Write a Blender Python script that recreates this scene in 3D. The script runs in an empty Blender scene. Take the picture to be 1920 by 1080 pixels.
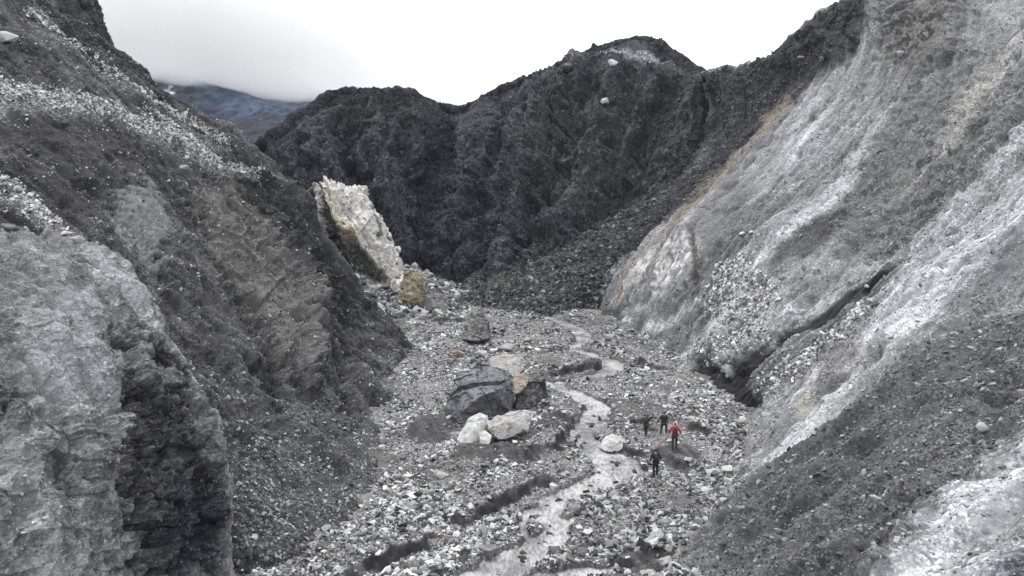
import bpy, bmesh, math, random
import numpy as np
from mathutils import Vector, Matrix

# ------------------------------------------------------------------ camera, sky, sun, exposure
SC = bpy.context.scene
COL = SC.collection
FPX, PITCH, HCAM = 1507.0, math.radians(7.93), 18.0      # focal length in pixels of a 1920 wide frame
cam = bpy.data.cameras.new("camera")
cam.sensor_width = 36.0
cam.lens = 36.0 * FPX / 1920.0
cam.clip_start, cam.clip_end = 0.5, 9000.0
camo = bpy.data.objects.new("camera", cam)
camo.location = (0, 0, HCAM)
camo.rotation_euler = (math.pi / 2 - PITCH, 0, 0)
COL.objects.link(camo)
SC.camera = camo

SUN_EL, SUN_AZ = math.radians(58), math.radians(-35)     # azimuth from +Y towards +X
world = bpy.data.worlds.new("World")
SC.world = world
world.use_nodes = True
wn, wl = world.node_tree.nodes, world.node_tree.links
wn.clear()
sky = wn.new("ShaderNodeTexSky")
sky.sky_type = 'NISHITA'
sky.sun_disc = False
sky.sun_elevation = SUN_EL
sky.sun_rotation = SUN_AZ
bg1 = wn.new("ShaderNodeBackground"); bg1.inputs[1].default_value = 0.08
wl.new(sky.outputs[0], bg1.inputs[0])
bg2 = wn.new("ShaderNodeBackground"); bg2.inputs[1].default_value = 1.0
tc = wn.new("ShaderNodeTexCoord")
nz = wn.new("ShaderNodeTexNoise"); nz.inputs["Scale"].default_value = 2.2; nz.inputs["Detail"].default_value = 3
wl.new(tc.outputs["Generated"], nz.inputs["Vector"])
cr = wn.new("ShaderNodeValToRGB")
cr.color_ramp.elements[0].position = 0.3; cr.color_ramp.elements[0].color = (1.05, 1.05, 1.065, 1)
cr.color_ramp.elements[1].position = 0.62; cr.color_ramp.elements[1].color = (1.15, 1.15, 1.16, 1)
wl.new(nz.outputs[0], cr.inputs[0]); wl.new(cr.outputs[0], bg2.inputs[0])
mixw = wn.new("ShaderNodeMixShader"); mixw.inputs[0].default_value = 0.93
wl.new(bg1.outputs[0], mixw.inputs[1]); wl.new(bg2.outputs[0], mixw.inputs[2])
wo = wn.new("ShaderNodeOutputWorld"); wl.new(mixw.outputs[0], wo.inputs[0])

sun = bpy.data.lights.new("sun", 'SUN')
sun.energy = 1.5; sun.angle = math.radians(12); sun.color = (1.0, 0.97, 0.94)
suno = bpy.data.objects.new("sun", sun)
dvec = Vector((math.sin(SUN_AZ) * math.cos(SUN_EL), math.cos(SUN_AZ) * math.cos(SUN_EL), math.sin(SUN_EL)))
suno.rotation_euler = dvec.to_track_quat('Z', 'Y').to_euler()
suno.location = dvec * 200
COL.objects.link(suno)

SC.view_settings.view_transform = 'Standard'
SC.view_settings.look = 'None'
SC.view_settings.exposure = 0.65
SC.view_settings.gamma = 1.0
SC.render.engine = 'CYCLES'
SC.cycles.use_denoising = True
SC.cycles.max_bounces = 8
SC.cycles.diffuse_bounces = 3
SC.cycles.glossy_bounces = 2
SC.cycles.volume_bounces = 12

# ------------------------------------------------------------------ helpers
rng = np.random.default_rng(7)
random.seed(7)
CP, SP = math.cos(PITCH), math.sin(PITCH)

def kdir(px, py):
    """slopes x/y and z/y of the sight line through a photograph pixel"""
    xc, yc = (px - 960.0) / FPX, -(py - 540.0) / FPX
    fy = CP + yc * SP
    return xc / fy, (-SP + yc * CP) / fy

def at(px, py, Y):
    a, b = kdir(px, py)
    return np.array([a * Y, Y, HCAM + b * Y])

def project(P):
    x, y, z = P[..., 0], P[..., 1], P[..., 2] - HCAM
    f = y * CP - z * SP
    u = y * SP + z * CP
    f = np.where(np.abs(f) < 1e-3, 1e-3, f)
    return 960 + FPX * x / f, 540 - FPX * u / f

GRAD = 0.02
def plane_z(y): return GRAD * (y - 52.0)
def fpt(px, py):
    a, b = kdir(px, py)
    Y = (HCAM + GRAD * 52.0) / (GRAD - b)
    return np.array([a * Y, Y, plane_z(Y)])

_perm = rng.permutation(256).astype(np.int32)
_perm = np.concatenate([_perm, _perm])
_g = rng.normal(size=(256, 3)); _g = (_g / np.linalg.norm(_g, axis=1, keepdims=True)).astype(np.float32)

from concurrent.futures import ThreadPoolExecutor
_pool = ThreadPoolExecutor(4)
def pn(P):
    """3-D gradient noise, worked through in small blocks on all cores"""
    P = np.asarray(P, np.float32); sh = P.shape[:-1]; Q = P.reshape(-1, 3)
    if len(Q) < 20000: return _pn(Q).reshape(sh)
    k = max(1, len(Q) // 16384)
    return np.concatenate(list(_pool.map(_pn, np.array_split(Q, k)))).reshape(sh)

def _pn(P):
    i = np.floor(P).astype(np.int32); f = P - i; i &= 255
    w = f * f * f * (f * (f * 6 - 15) + 10)
    out = np.zeros(P.shape[:-1], np.float32)
    for dx in (0, 1):
        wx = w[..., 0] if dx else 1 - w[..., 0]
        hx = _perm[(i[..., 0] + dx) & 255]
        for dy in (0, 1):
            wy = w[..., 1] if dy else 1 - w[..., 1]
            hy = _perm[hx + ((i[..., 1] + dy) & 255)]
            for dz in (0, 1):
                wz = w[..., 2] if dz else 1 - w[..., 2]
                h = _perm[hy + ((i[..., 2] + dz) & 255)]
                g = _g[h]
                out += wx * wy * wz * (g[..., 0] * (f[..., 0] - dx) + g[..., 1] * (f[..., 1] - dy) + g[..., 2] * (f[..., 2] - dz))
    return out * 1.7

def fbm(P, scale, octs=4, gain=0.5, ridge=False):
    P = np.asarray(P, np.float32) * np.float32(scale)
    a, s, t = 1.0, 0.0, 0.0
    for k in range(octs):
        n = pn(P + np.float32(17.3 * k))
        if ridge: n = 1 - 2 * np.abs(n)
        s = s + a * n; t += a; a *= gain; P = P * np.float32(2.07)
    return s / t

def smooth(x, a, b):
    t = np.clip((x - a) / (b - a), 0, 1)
    return t * t * (3 - 2 * t)

def tag(o, label=None, cat=None, group=None, kind=None):
    if label: o["label"] = label
    if cat: o["category"] = cat
    if group: o["group"] = group
    if kind: o["kind"] = kind
    return o

def raw_mesh(name, V, F, mats=(), colors=None, smoothf=True, grit=None):
    """F: (n,k) int array"""
    me = bpy.data.meshes.new(name)
    V = np.ascontiguousarray(V, np.float32); F = np.ascontiguousarray(F, np.int32)
    n, k = F.shape
    me.vertices.add(len(V)); me.vertices.foreach_set("co", V.ravel())
    me.loops.add(n * k); me.loops.foreach_set("vertex_index", F.ravel())
    me.polygons.add(n)
    me.polygons.foreach_set("loop_start", np.arange(0, n * k, k, dtype=np.int32))
    me.polygons.foreach_set("use_smooth", np.full(n, smoothf))
    me.update(calc_edges=True)
    if colors is not None:
        c = np.ones((len(V), 4), np.float32); c[:, :3] = np.clip(colors, 0.004, 0.9)
        at_ = me.attributes.new("alb", 'FLOAT_COLOR', 'POINT'); at_.data.foreach_set("color", c.ravel())
    if grit is not None:
        g_ = me.attributes.new("grit", 'FLOAT', 'POINT'); g_.data.foreach_set("value", np.ascontiguousarray(grit, np.float32).ravel())
    for m in mats: me.materials.append(m)
    return me

def link(name, me, parent=None, loc=None):
    o = bpy.data.objects.new(name, me); COL.objects.link(o)
    if parent is not None: o.parent = parent
    if loc is not None: o.location = loc
    return o

def grid_faces(nv, nu):
    i = np.arange(nv - 1)[:, None] * nu + np.arange(nu - 1)[None, :]
    i = i.ravel()
    return np.stack([i, i + 1, i + nu + 1, i + nu], 1)

# ------------------------------------------------------------------ materials
def new_mat(name):
    m = bpy.data.materials.new(name); m.use_nodes = True
    n = m.node_tree.nodes; l = m.node_tree.links
    return m, n, l, n["Principled BSDF"]

def mathn(n, l, op, a, b=None, clamp=False):
    q = n.new("ShaderNodeMath"); q.operation = op; q.use_clamp = clamp
    for k, v in enumerate((a, b)):
        if v is None: continue
        if hasattr(v, "links"): l.new(v, q.inputs[k])
        else: q.inputs[k].default_value = v
    return q.outputs[0]

def noise_out(n, l, vec, scale, detail=4, rough=0.6):
    q = n.new("ShaderNodeTexNoise"); q.inputs["Scale"].default_value = scale
    q.inputs["Detail"].default_value = detail; q.inputs["Roughness"].default_value = rough
    l.new(vec, q.inputs["Vector"]); return q.outputs[0]

def remap(n, l, v, a, b, c, d):
    q = n.new("ShaderNodeMapRange"); l.new(v, q.inputs[0])
    for k, x in enumerate((a, b, c, d)): q.inputs[k + 1].default_value = x
    return q.outputs[0]

def terrain_mat(name, cell=7.0, bump=0.6, bdist=.12, lo=0.45, hi=1.75, rough=0.92, finegrain=3.0):
    m, n, l, b = new_mat(name)
    t = n.new("ShaderNodeTexCoord"); vec = t.outputs["Object"]
    a = n.new("ShaderNodeAttribute"); a.attribute_name = "alb"
    g = n.new("ShaderNodeAttribute"); g.attribute_name = "grit"
    gm = mathn(n, l, 'MULTIPLY', g.outputs["Fac"], remap(n, l, noise_out(n, l, vec, .8, 5, .65), .38, .62, .15, 1.15))
    vo = n.new("ShaderNodeTexVoronoi"); vo.inputs["Scale"].default_value = cell; l.new(vec, vo.inputs["Vector"])
    sv = n.new("ShaderNodeSeparateColor"); l.new(vo.outputs["Color"], sv.inputs[0])
    v2 = n.new("ShaderNodeTexVoronoi"); v2.inputs["Scale"].default_value = cell * 2.6; l.new(vec, v2.inputs["Vector"])
    s2 = n.new("ShaderNodeSeparateColor"); l.new(v2.outputs["Color"], s2.inputs[0])
    # per-pebble brightness
    p1 = remap(n, l, mathn(n, l, 'POWER', sv.outputs[0], 2.2), 0, 1, lo, hi * 1.15)
    p2 = remap(n, l, mathn(n, l, 'POWER', s2.outputs[0], 1.6), 0, 1, lo + .1, hi)
    pp = mathn(n, l, 'MULTIPLY', p1, p2)
    one = mathn(n, l, 'MULTIPLY', mathn(n, l, 'SUBTRACT', pp, 1.0), gm)
    one = mathn(n, l, 'ADD', one, 1.0)
    nf = remap(n, l, noise_out(n, l, vec, finegrain, 8, .72), .3, .7, .68, 1.32)
    nb = remap(n, l, noise_out(n, l, vec, .35, 5, .6), .3, .7, .8, 1.2)
    f = mathn(n, l, 'MULTIPLY', mathn(n, l, 'MULTIPLY', one, nf), nb)
    mx = n.new("ShaderNodeVectorMath"); mx.operation = 'SCALE'
    l.new(a.outputs["Color"], mx.inputs[0]); l.new(f, mx.inputs["Scale"])
    l.new(mx.outputs[0], b.inputs["Base Color"])
    b.inputs["Roughness"].default_value = rough
    b.inputs["Specular IOR Level"].default_value = 0.25
    h = mathn(n, l, 'ADD', mathn(n, l, 'MULTIPLY', mathn(n, l, 'SUBTRACT', 1.0, vo.outputs["Distance"]), gm),
              noise_out(n, l, vec, finegrain * 1.5, 8, .7))
    bp = n.new("ShaderNodeBump"); bp.inputs["Strength"].default_value = bump; bp.inputs["Distance"].default_value = bdist
    l.new(h, bp.inputs["Height"]); l.new(bp.outputs[0], b.inputs["Normal"])
    return m

def stone_mat(name, rough=0.85):
    m, n, l, b = new_mat(name)
    t = n.new("ShaderNodeTexCoord")
    a = n.new("ShaderNodeAttribute"); a.attribute_name = "alb"
    nf = remap(n, l, noise_out(n, l, t.outputs["Object"], 6, 5, .65), .3, .7, .72, 1.25)
    mx = n.new("ShaderNodeVectorMath"); mx.operation = 'SCALE'
    l.new(a.outputs["Color"], mx.inputs[0]); l.new(nf, mx.inputs["Scale"])
    l.new(mx.outputs[0], b.inputs["Base Color"]); b.inputs["Roughness"].default_value = rough
    b.inputs["Specular IOR Level"].default_value = 0.3
    return m

def rock_mat(name, c1, c2, scale=1.5, strata=0.0, vein=None, rough=0.8, bump=.5, spots=None, top=(.27, .27, .268), tr=(.45, .95)):
    """two-tone rock; strata > 0 squeezes the pattern into tilted layers"""
    m, n, l, b = new_mat(name)
    t = n.new("ShaderNodeTexCoord")
    mp = n.new("ShaderNodeMapping"); l.new(t.outputs["Object"], mp.inputs[0])
    mp.inputs["Rotation"].default_value = (0.5, 0.45, 0.3)
    mp.inputs["Scale"].default_value = (1, 1, 1 + strata)
    n1 = noise_out(n, l, mp.outputs[0], scale, 9, .68)
    r = n.new("ShaderNodeValToRGB"); l.new(n1, r.inputs[0])
    r.color_ramp.elements[0].position = .38; r.color_ramp.elements[0].color = (*c1, 1)
    r.color_ramp.elements[1].position = .62; r.color_ramp.elements[1].color = (*c2, 1)
    out = r.outputs[0]
    for extra, pos in ((vein, .56), (spots, .6)):
        if extra:
            n2 = noise_out(n, l, mp.outputs[0], scale * (.7 if extra is vein else 3.0), 6, .7)
            k = remap(n, l, n2, pos, pos + .07, 0, 1)
            mx = n.new("ShaderNodeMix"); mx.data_type = 'RGBA'
            l.new(k, mx.inputs["Factor"]); l.new(out, mx.inputs["A"]); mx.inputs["B"].default_value = (*extra, 1)
            out = mx.outputs["Result"]
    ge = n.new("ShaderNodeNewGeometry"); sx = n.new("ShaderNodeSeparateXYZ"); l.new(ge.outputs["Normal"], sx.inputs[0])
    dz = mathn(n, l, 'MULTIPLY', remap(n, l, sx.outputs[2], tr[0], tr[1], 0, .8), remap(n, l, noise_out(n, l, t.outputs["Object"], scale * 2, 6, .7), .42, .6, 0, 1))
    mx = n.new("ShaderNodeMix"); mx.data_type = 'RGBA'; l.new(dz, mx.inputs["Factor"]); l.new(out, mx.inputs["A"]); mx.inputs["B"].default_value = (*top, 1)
    l.new(mx.outputs["Result"], b.inputs["Base Color"]); b.inputs["Roughness"].default_value = rough
    b.inputs["Specular IOR Level"].default_value = 0.3
    bp = n.new("ShaderNodeBump"); bp.inputs["Strength"].default_value = bump; bp.inputs["Distance"].default_value = .08
    l.new(noise_out(n, l, mp.outputs[0], scale * 3, 8, .7), bp.inputs["Height"]); l.new(bp.outputs[0], b.inputs["Normal"])
    return m

def plain_mat(name, c, rough=.8, var=.25, scale=14):
    m, n, l, b = new_mat(name)
    t = n.new("ShaderNodeTexCoord")
    k = remap(n, l, noise_out(n, l, t.outputs["Object"], scale, 4, .6), .3, .7, 1 - var, 1 + var)
    mx = n.new("ShaderNodeVectorMath"); mx.operation = 'SCALE'; mx.inputs[0].default_value = c
    l.new(k, mx.inputs["Scale"]); l.new(mx.outputs[0], b.inputs["Base Color"]); b.inputs["Roughness"].default_value = rough
    return m

M_floor = terrain_mat("gravel_bed", cell=6.0)
M_right = terrain_mat("pale_scree", cell=8.5, lo=.6, hi=1.6, bump=.32, bdist=.05)
M_left = terrain_mat("dark_scree", cell=9.0, lo=.5, hi=1.6, bump=.5, bdist=.05)
M_cliff = terrain_mat("shale_cliff", cell=9.0, bump=.9, finegrain=5)
M_back = terrain_mat("slate_ridge", cell=3.0, bump=.8, finegrain=1.6)
M_stone = stone_mat("rubble_stone")

# ------------------------------------------------------------------ lofted landforms
def crom(K, n, axis=0):
    """Catmull-Rom through K along axis 0 -> n samples"""
    K = np.asarray(K, float); k = len(K)
    t = np.linspace(0, k - 1 - 1e-6, n); i = t.astype(int); f = (t - i).reshape((-1,) + (1,) * (K.ndim - 1))
    Kp = np.concatenate([2 * K[:1] - K[1:2], K, 2 * K[-1:] - K[-2:-1]])
    p0, p1, p2, p3 = Kp[i], Kp[i + 1], Kp[i + 2], Kp[i + 3]
    return 0.5 * (2 * p1 + (p2 - p0) * f + (2 * p0 - 5 * p1 + 4 * p2 - p3) * f ** 2 + (3 * p1 - p0 - 3 * p2 + p3) * f ** 3)

def W(x, y, z): return np.array([x, y, z], float)

class Patch:
    """columns run down the fall line (crest -> toe); points are (px,py,Y) or W(x,y,z)"""
    def __init__(s, cols, nu, nv):
        A = np.array([[p if isinstance(p, np.ndarray) else at(*p) for p in c] for c in cols])   # cols x rows x 3
        A = crom(A, nu)                                   # nu x rows x 3
        A = crom(A.transpose(1, 0, 2), nv)                # nv x nu x 3
        s.P = A; s.nv, s.nu = nv, nu
        s.px, s.py = project(A)
        s.Nrm()
        du = np.linalg.norm(np.diff(A, axis=1), axis=2).mean(); dv = np.linalg.norm(np.diff(A, axis=0), axis=2).mean()
        s.U = (np.arange(nu) * du)[None, :].repeat(nv, 0); s.V = (np.arange(nv) * dv)[:, None].repeat(nu, 1)
        s.grit = np.ones((nv, nu)); s.D = np.zeros((nv, nu)); s.dens = np.ones((nv, nu))
        s.warp = np.stack([fbm(A, .22, 3), fbm(A + 50, .22, 3)], -1)
        s.fine = 1.5 * fbm(A, 1.3, 4, .65)
        s.mid = 1.6 * fbm(A + 80, .45, 5, .65)
        s.col = np.zeros((nv, nu, 3))
    def Nrm(s):
        du = np.gradient(s.P, axis=1); dv = np.gradient(s.P, axis=0)
        n = np.cross(du, dv); n /= np.linalg.norm(n, axis=2, keepdims=True) + 1e-9
        s.N = n if n[..., 2].mean() > 0 else -n
    def find(s, x, y):
        d = (s.px - x) ** 2 + (s.py - y) ** 2 + s.P[..., 1] * .3
        return np.unravel_index(np.argmin(d), d.shape)
    def pt(s, x, y):
        i, j = s.find(x, y); return s.P[i, j]
    def stroke_mask(s, pts, soft=.5, brk=.6):
        """pts (px,py,halfwidth px) -> world-space ribbon laid on the surface"""
        C = np.array([s.pt(p[0], p[1]) for p in pts]); w = np.array([p[2] * c[1] / FPX for p, c in zip(pts, C)])
        Pq = s.P + np.concatenate([s.warp, s.warp[..., :1]], -1) * (w.mean() * .9)
        best = np.full((s.nv, s.nu), 9.0)
        for a, b, wa, wb in zip(C[:-1], C[1:], w[:-1], w[1:]):
            e = b - a; t = np.clip(((Pq - a) @ e) / (e @ e + 1e-9), 0, 1)
            d = np.linalg.norm(Pq - (a + t[..., None] * e), axis=2) / (wa + (wb - wa) * t)
            best = np.minimum(best, d)
        best = best + brk * (.7 * s.fine + .6 * s.mid)
        return 1 - smooth(best, 1 - soft, 1 + soft)
    def poly_mask(s, pts, soft=8, brk=10, wob=14):
        """polygon pegged to surface points; test in the surface's own (u,v) grid"""
        Q = np.array([s.find(*p) for p in pts], float)
        y = np.arange(s.nv)[:, None] + s.warp[..., 0] * wob; x = np.arange(s.nu)[None, :] + s.warp[..., 1] * wob
        ins = np.zeros((s.nv, s.nu), bool); dist = np.full((s.nv, s.nu), 1e9)
        for k in range(len(Q)):
            y1, x1 = Q[k - 1]; y2, x2 = Q[k]
            c = ((y1 > y) != (y2 > y)) & (x < (x2 - x1) * (y - y1) / (y2 - y1 + 1e-9) + x1)
            ins ^= c
            ex, ey = x2 - x1, y2 - y1; L = ex * ex + ey * ey + 1e-9
            t = np.clip(((x - x1) * ex + (y - y1) * ey) / L, 0, 1)
            dist = np.minimum(dist, np.hypot(x - x1 - t * ex, y - y1 - t * ey))
        sd = np.where(ins, dist, -dist) + brk * (s.fine + 1.1 * s.mid)
        return smooth(sd, -soft, soft)
    def paint(s, mask, col, op=1.0, grit=None, disp=0, dens=None):
        m = (mask * op)[..., None]
        s.col = s.col * (1 - m) + np.array(col) * m
        if grit is not None: s.grit = s.grit * (1 - mask) + grit * mask
        if disp: s.D += disp * mask
        if dens is not None: s.dens = s.dens * (1 - mask) + dens * mask
    def crest(s, v, amp, f=.25, seed=0.0, w=.05):
        """broken skyline: lift and drop the brow row by row"""
        e = 1 - smooth(np.abs(np.arange(s.nv)[:, None] / s.nv - v), 0, w)
        q = np.stack([s.U * f, s.V * f * .5, s.U * 0 + seed], -1)
        s.P[..., 2] += e * amp * (fbm(q, 1, 4, .5) * 1.5 + .25 * pn(q * 3.3) + .12 * blocks(s.P, 2.2, 14))
    def build(s, name, mat, label=None, cat=None):
        s.col = .17 * (np.clip(s.col, .005, .9) / .17) ** 1.28 * np.array([.98, .995, 1.035])
        s.P = s.P + s.N * s.D[..., None]
        s.Nrm(); s.px, s.py = project(s.P)
        me = raw_mesh(name, s.P.reshape(-1, 3), grid_faces(s.nv, s.nu), [mat], s.col.reshape(-1, 3), True, s.grit.ravel())
        o = link(name, me)
        return tag(o, label, cat, kind='structure')

def beds(P, freq, lat=.6, seed=0.0, tilt=.25, wave=.8):
    """stacked beds: each sticks out or steps back by its own, laterally changing, amount"""
    h = (P[..., 2] + tilt * P[..., 0]) * freq + wave * fbm(P + seed, .25, 4) * freq + .35 * pn(P * 1.7)
    k = np.floor(h)
    return pn(np.stack([P[..., 0] * lat + seed, P[..., 1] * lat, k * 5.37 + seed], -1)) * 1.4

def blocks(P, size, seed=0, flat=1.0, warp=.3):
    """fractured rock: every joint block stands proud or back by its own amount"""
    r = np.random.default_rng(900 + seed); q, _ = np.linalg.qr(r.normal(size=(3, 3)) * .5 + np.eye(3))
    Q = np.asarray(P) * np.array([1, 1, flat]) / size
    n1 = pn(Q * .8 + seed * 3.1); n2 = pn(Q * .8 + seed * 3.1 + 50)
    Q = Q @ q + warp * np.stack([n1, n2, n1 - n2], -1)
    return pn(np.floor(Q) * np.array([.731, .917, .533]) + seed * 1.7) * 1.3

def gully(p, f, seed=0.0, lo=.12):
    """branching runnels down the fall line, 0 on the ribs to -1 in the runnel"""
    w = 1.2 * p.warp[..., 0] / f * .35
    n = pn(np.stack([(p.U + w * 2) * f, p.V * f * lo, p.U * 0 + seed], -1))
    m = pn(np.stack([(p.U + w) * f * 2.3, p.V * f * lo * 2, p.U * 0 + seed + 7], -1))
    return -(1 - smooth(np.abs(n), 0, .5)) - .5 * (1 - smooth(np.abs(m), 0, .4))

def st(*p): return [tuple(q) for q in p]

# ---- stone library (low poly hulls) for merged rubble
def hull_np(npts, seed, flat=1.0):
    r = np.random.default_rng(seed)
    p = r.normal(size=(npts, 3)); p /= np.linalg.norm(p, axis=1, keepdims=True)
    p *= r.uniform(.75, 1.1, (npts, 1)); p[:, 2] *= flat
    bm = bmesh.new(); vs = [bm.verts.new(q) for q in p]
    bmesh.ops.convex_hull(bm, input=vs)
    for v in [v for v in bm.verts if not v.link_faces]: bm.verts.remove(v)
    bmesh.ops.triangulate(bm, faces=bm.faces[:])
    bm.verts.index_update()
    V = np.array([v.co[:] for v in bm.verts]); F = np.array([[v.index for v in f.verts] for f in bm.faces])
    bm.free(); return V, F
LIB = [hull_np(11 + k % 4, 100 + k, random.uniform(.5, .85)) for k in range(20)]

def rot_rand(n, tilt=.5):
    a = rng.uniform(0, 2 * np.pi, n); b = rng.normal(0, tilt, n); c = rng.normal(0, tilt, n)
    ca, sa, cb, sb, cc, sc_ = np.cos(a), np.sin(a), np.cos(b), np.sin(b), np.cos(c), np.sin(c)
    Rz = np.zeros((n, 3, 3)); Rz[:, 0, 0] = ca; Rz[:, 0, 1] = -sa; Rz[:, 1, 0] = sa; Rz[:, 1, 1] = ca; Rz[:, 2, 2] = 1
    Rx = np.zeros((n, 3, 3)); Rx[:, 0, 0] = 1; Rx[:, 1, 1] = cb; Rx[:, 1, 2] = -sb; Rx[:, 2, 1] = sb; Rx[:, 2, 2] = cb
    Ry = np.zeros((n, 3, 3)); Ry[:, 1, 1] = 1; Ry[:, 0, 0] = cc; Ry[:, 0, 2] = sc_; Ry[:, 2, 0] = -sc_; Ry[:, 2, 2] = cc
    return Ry @ Rx @ Rz

def rubble(name, pos, size, col, nrm=None, label=None, cat=None, sink=.15):
    """one merged mass of uncountable stones"""
    n = len(pos); kind = rng.integers(0, len(LIB), n)
    Vs, Fs, Cs, off = [], [], [], 0
    R = rot_rand(n)
    if nrm is not None:     # lean to the slope
        z = nrm; x = np.cross(np.array([0, 1.0, 0.02]), z); x /= np.linalg.norm(x, axis=1, keepdims=True); y = np.cross(z, x)
        B = np.stack([x, y, z], 2); R = B @ R
    else:
        nrm = np.tile([0, 0, 1.0], (n, 1))
    S = size[:, None] * np.stack([rng.uniform(.8, 1.35, n), rng.uniform(.65, 1.1, n), rng.uniform(.5, .95, n)], 1)
    C = pos + nrm * (size * sink)[:, None]
    for k, (v, f) in enumerate(LIB):
        ids = np.nonzero(kind == k)[0]
        if not len(ids): continue
        X = np.einsum('nij,nvj->nvi', R[ids], v[None] * S[ids][:, None, :]) + C[ids][:, None, :]
        Vs.append(X.reshape(-1, 3)); Fs.append((f[None] + (np.arange(len(ids)) * len(v))[:, None, None]).reshape(-1, 3) + off)
        Cs.append(np.repeat(col[ids], len(v), 0)); off += len(ids) * len(v)
    me = raw_mesh(name, np.concatenate(Vs), np.concatenate(Fs), [M_stone], np.concatenate(Cs), False)
    return tag(link(name, me), label, cat, kind='stuff')

def tones(n, dark=.06, pale=.42, frac=.4, warm=.012):
    """grey stone colours, a share of them pale"""
    r = rng.uniform(0, 1, n)
    g = np.where(r < frac, rng.uniform(.5, 1.0, n) * pale, dark + (pale * .45 - dark) * rng.uniform(0, 1, n) ** 1.5)
    g = .2 * (g / .2) ** 1.3
    c = g[:, None] * np.array([.985, 1, 1.03])
    w = rng.uniform(0, 1, n) < warm
    c[w] = g[w][:, None] * np.array([1.12, 1.0, .82])
    w2 = rng.uniform(0, 1, n) < warm * .35
    c[w2] = g[w2][:, None] * np.array([1.1, .88, .82])
    return c

def powsize(n, a, b, e=2.3):
    u = rng.uniform(0, 1, n)
    return (a ** (1 - e) + u * (b ** (1 - e) - a ** (1 - e))) ** (1 / (1 - e))

def scatter(patch, n, a, b, name, label, cat, pale=.4, dark=.06, frac=.4, e=2.5, relcol=None, px_min=1.0):
    m = (patch.px > -60) & (patch.px < 1980) & (patch.py > -60) & (patch.py < 1130)
    w = (patch.dens * m * smooth(patch.dens, .02, .2)).ravel(); w = w / w.sum()
    idx = rng.choice(len(w), n, p=w)
    jit = rng.uniform(-.5, .5, (n, 2))
    P = patch.P.reshape(-1, 3)[idx] + jit[:, :1] * np.gradient(patch.P, axis=1).reshape(-1, 3)[idx] + jit[:, 1:] * np.gradient(patch.P, axis=0).reshape(-1, 3)[idx]
    Nn = patch.N.reshape(-1, 3)[idx]
    size = np.maximum(powsize(n, a, b, e), px_min * .6 * P[:, 1] / FPX)
    c = tones(n, dark, pale, frac)
    if relcol is not None:
        base = patch.col.reshape(-1, 3)[idx]
        c = c * (1 - relcol) + relcol * base * rng.uniform(.5, 2.1, (n, 1))
    return rubble(name, P, size, c, Nn, label, cat)

# ------------------------------------------------------------------ valley floor and stream
def fl(pts): return np.array([fpt(p[0], p[1]) for p in pts])

def seg_dist(x, y, L, w=None):
    """distance to a polyline, signed (+ left of travel), position along it, width there"""
    best = np.full(x.shape, 1e9); sg = np.zeros(x.shape); tt = np.zeros(x.shape); ww = np.zeros(x.shape)
    n = len(L) - 1
    for k in range(n):
        ax, ay = L[k][:2]; bx, by = L[k + 1][:2]; ex, ey = bx - ax, by - ay; l2 = ex * ex + ey * ey + 1e-9
        t = np.clip(((x - ax) * ex + (y - ay) * ey) / l2, 0, 1)
        dx, dy = x - ax - t * ex, y - ay - t * ey; d = np.hypot(dx, dy); m = d < best
        best = np.where(m, d, best); sg = np.where(m, np.sign(ex * dy - ey * dx), sg); tt = np.where(m, (k + t) / n, tt)
        if w is not None: ww = np.where(m, w[k] + (w[k + 1] - w[k]) * t, ww)
    return best, sg, tt, ww

def widths(pts): return [p[2] * fpt(p[0], p[1])[1] / FPX for p in pts]

def curve_pts(pts, k=4):
    A = crom(np.array(pts, float), (len(pts) - 1) * k + 1); return [tuple(q) for q in A]

STREAMS = [  # px, py, half width px
    [(1010, 588, 10), (1050, 603, 13), (1088, 622, 17), (1092, 640, 17), (1078, 655, 15), (1112, 668, 18), (1150, 682, 25), (1140, 697, 24),
     (1118, 706, 20), (1075, 713, 15), (1045, 722, 16), (1070, 735, 20), (1100, 750, 26), (1120, 770, 30), (1108, 792, 30), (1092, 812, 26),
     (1102, 832, 30), (1135, 856, 40), (1160, 872, 50), (1145, 892, 44), (1100, 912, 32), (1060, 930, 30), (1028, 950, 30), (1035, 975, 26),
     (1045, 998, 30), (1015, 1022, 40), (975, 1045, 44), (925, 1072, 50), (850, 1110, 60), (760, 1160, 70)],
    [(1000, 955, 12), (975, 985, 10), (990, 1010, 10), (1010, 1030, 12)], [(1100, 915, 10), (1120, 935, 8), (1090, 965, 6), (1050, 985, 8)],
    [(1160, 870, 30), (1190, 880, 26), (1212, 884, 12)],
    [(1040, 722, 8), (1020, 716, 10), (1010, 714, 6)],
    [(1078, 655, 8), (1040, 660, 9), (1010, 668, 4)],
    [(1030, 596, 5), (1000, 604, 4), (985, 610, 3)],
    [(960, 1095, 30), (1060, 1078, 22), (1140, 1068, 14), (1180, 1062, 5)],
    [(1150, 682, 10), (1100, 690, 7), (1060, 697, 4)],
]
STREAMS = [curve_pts(s) for s in STREAMS]
SL = [(fl(s), widths(s)) for s in STREAMS]

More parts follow.
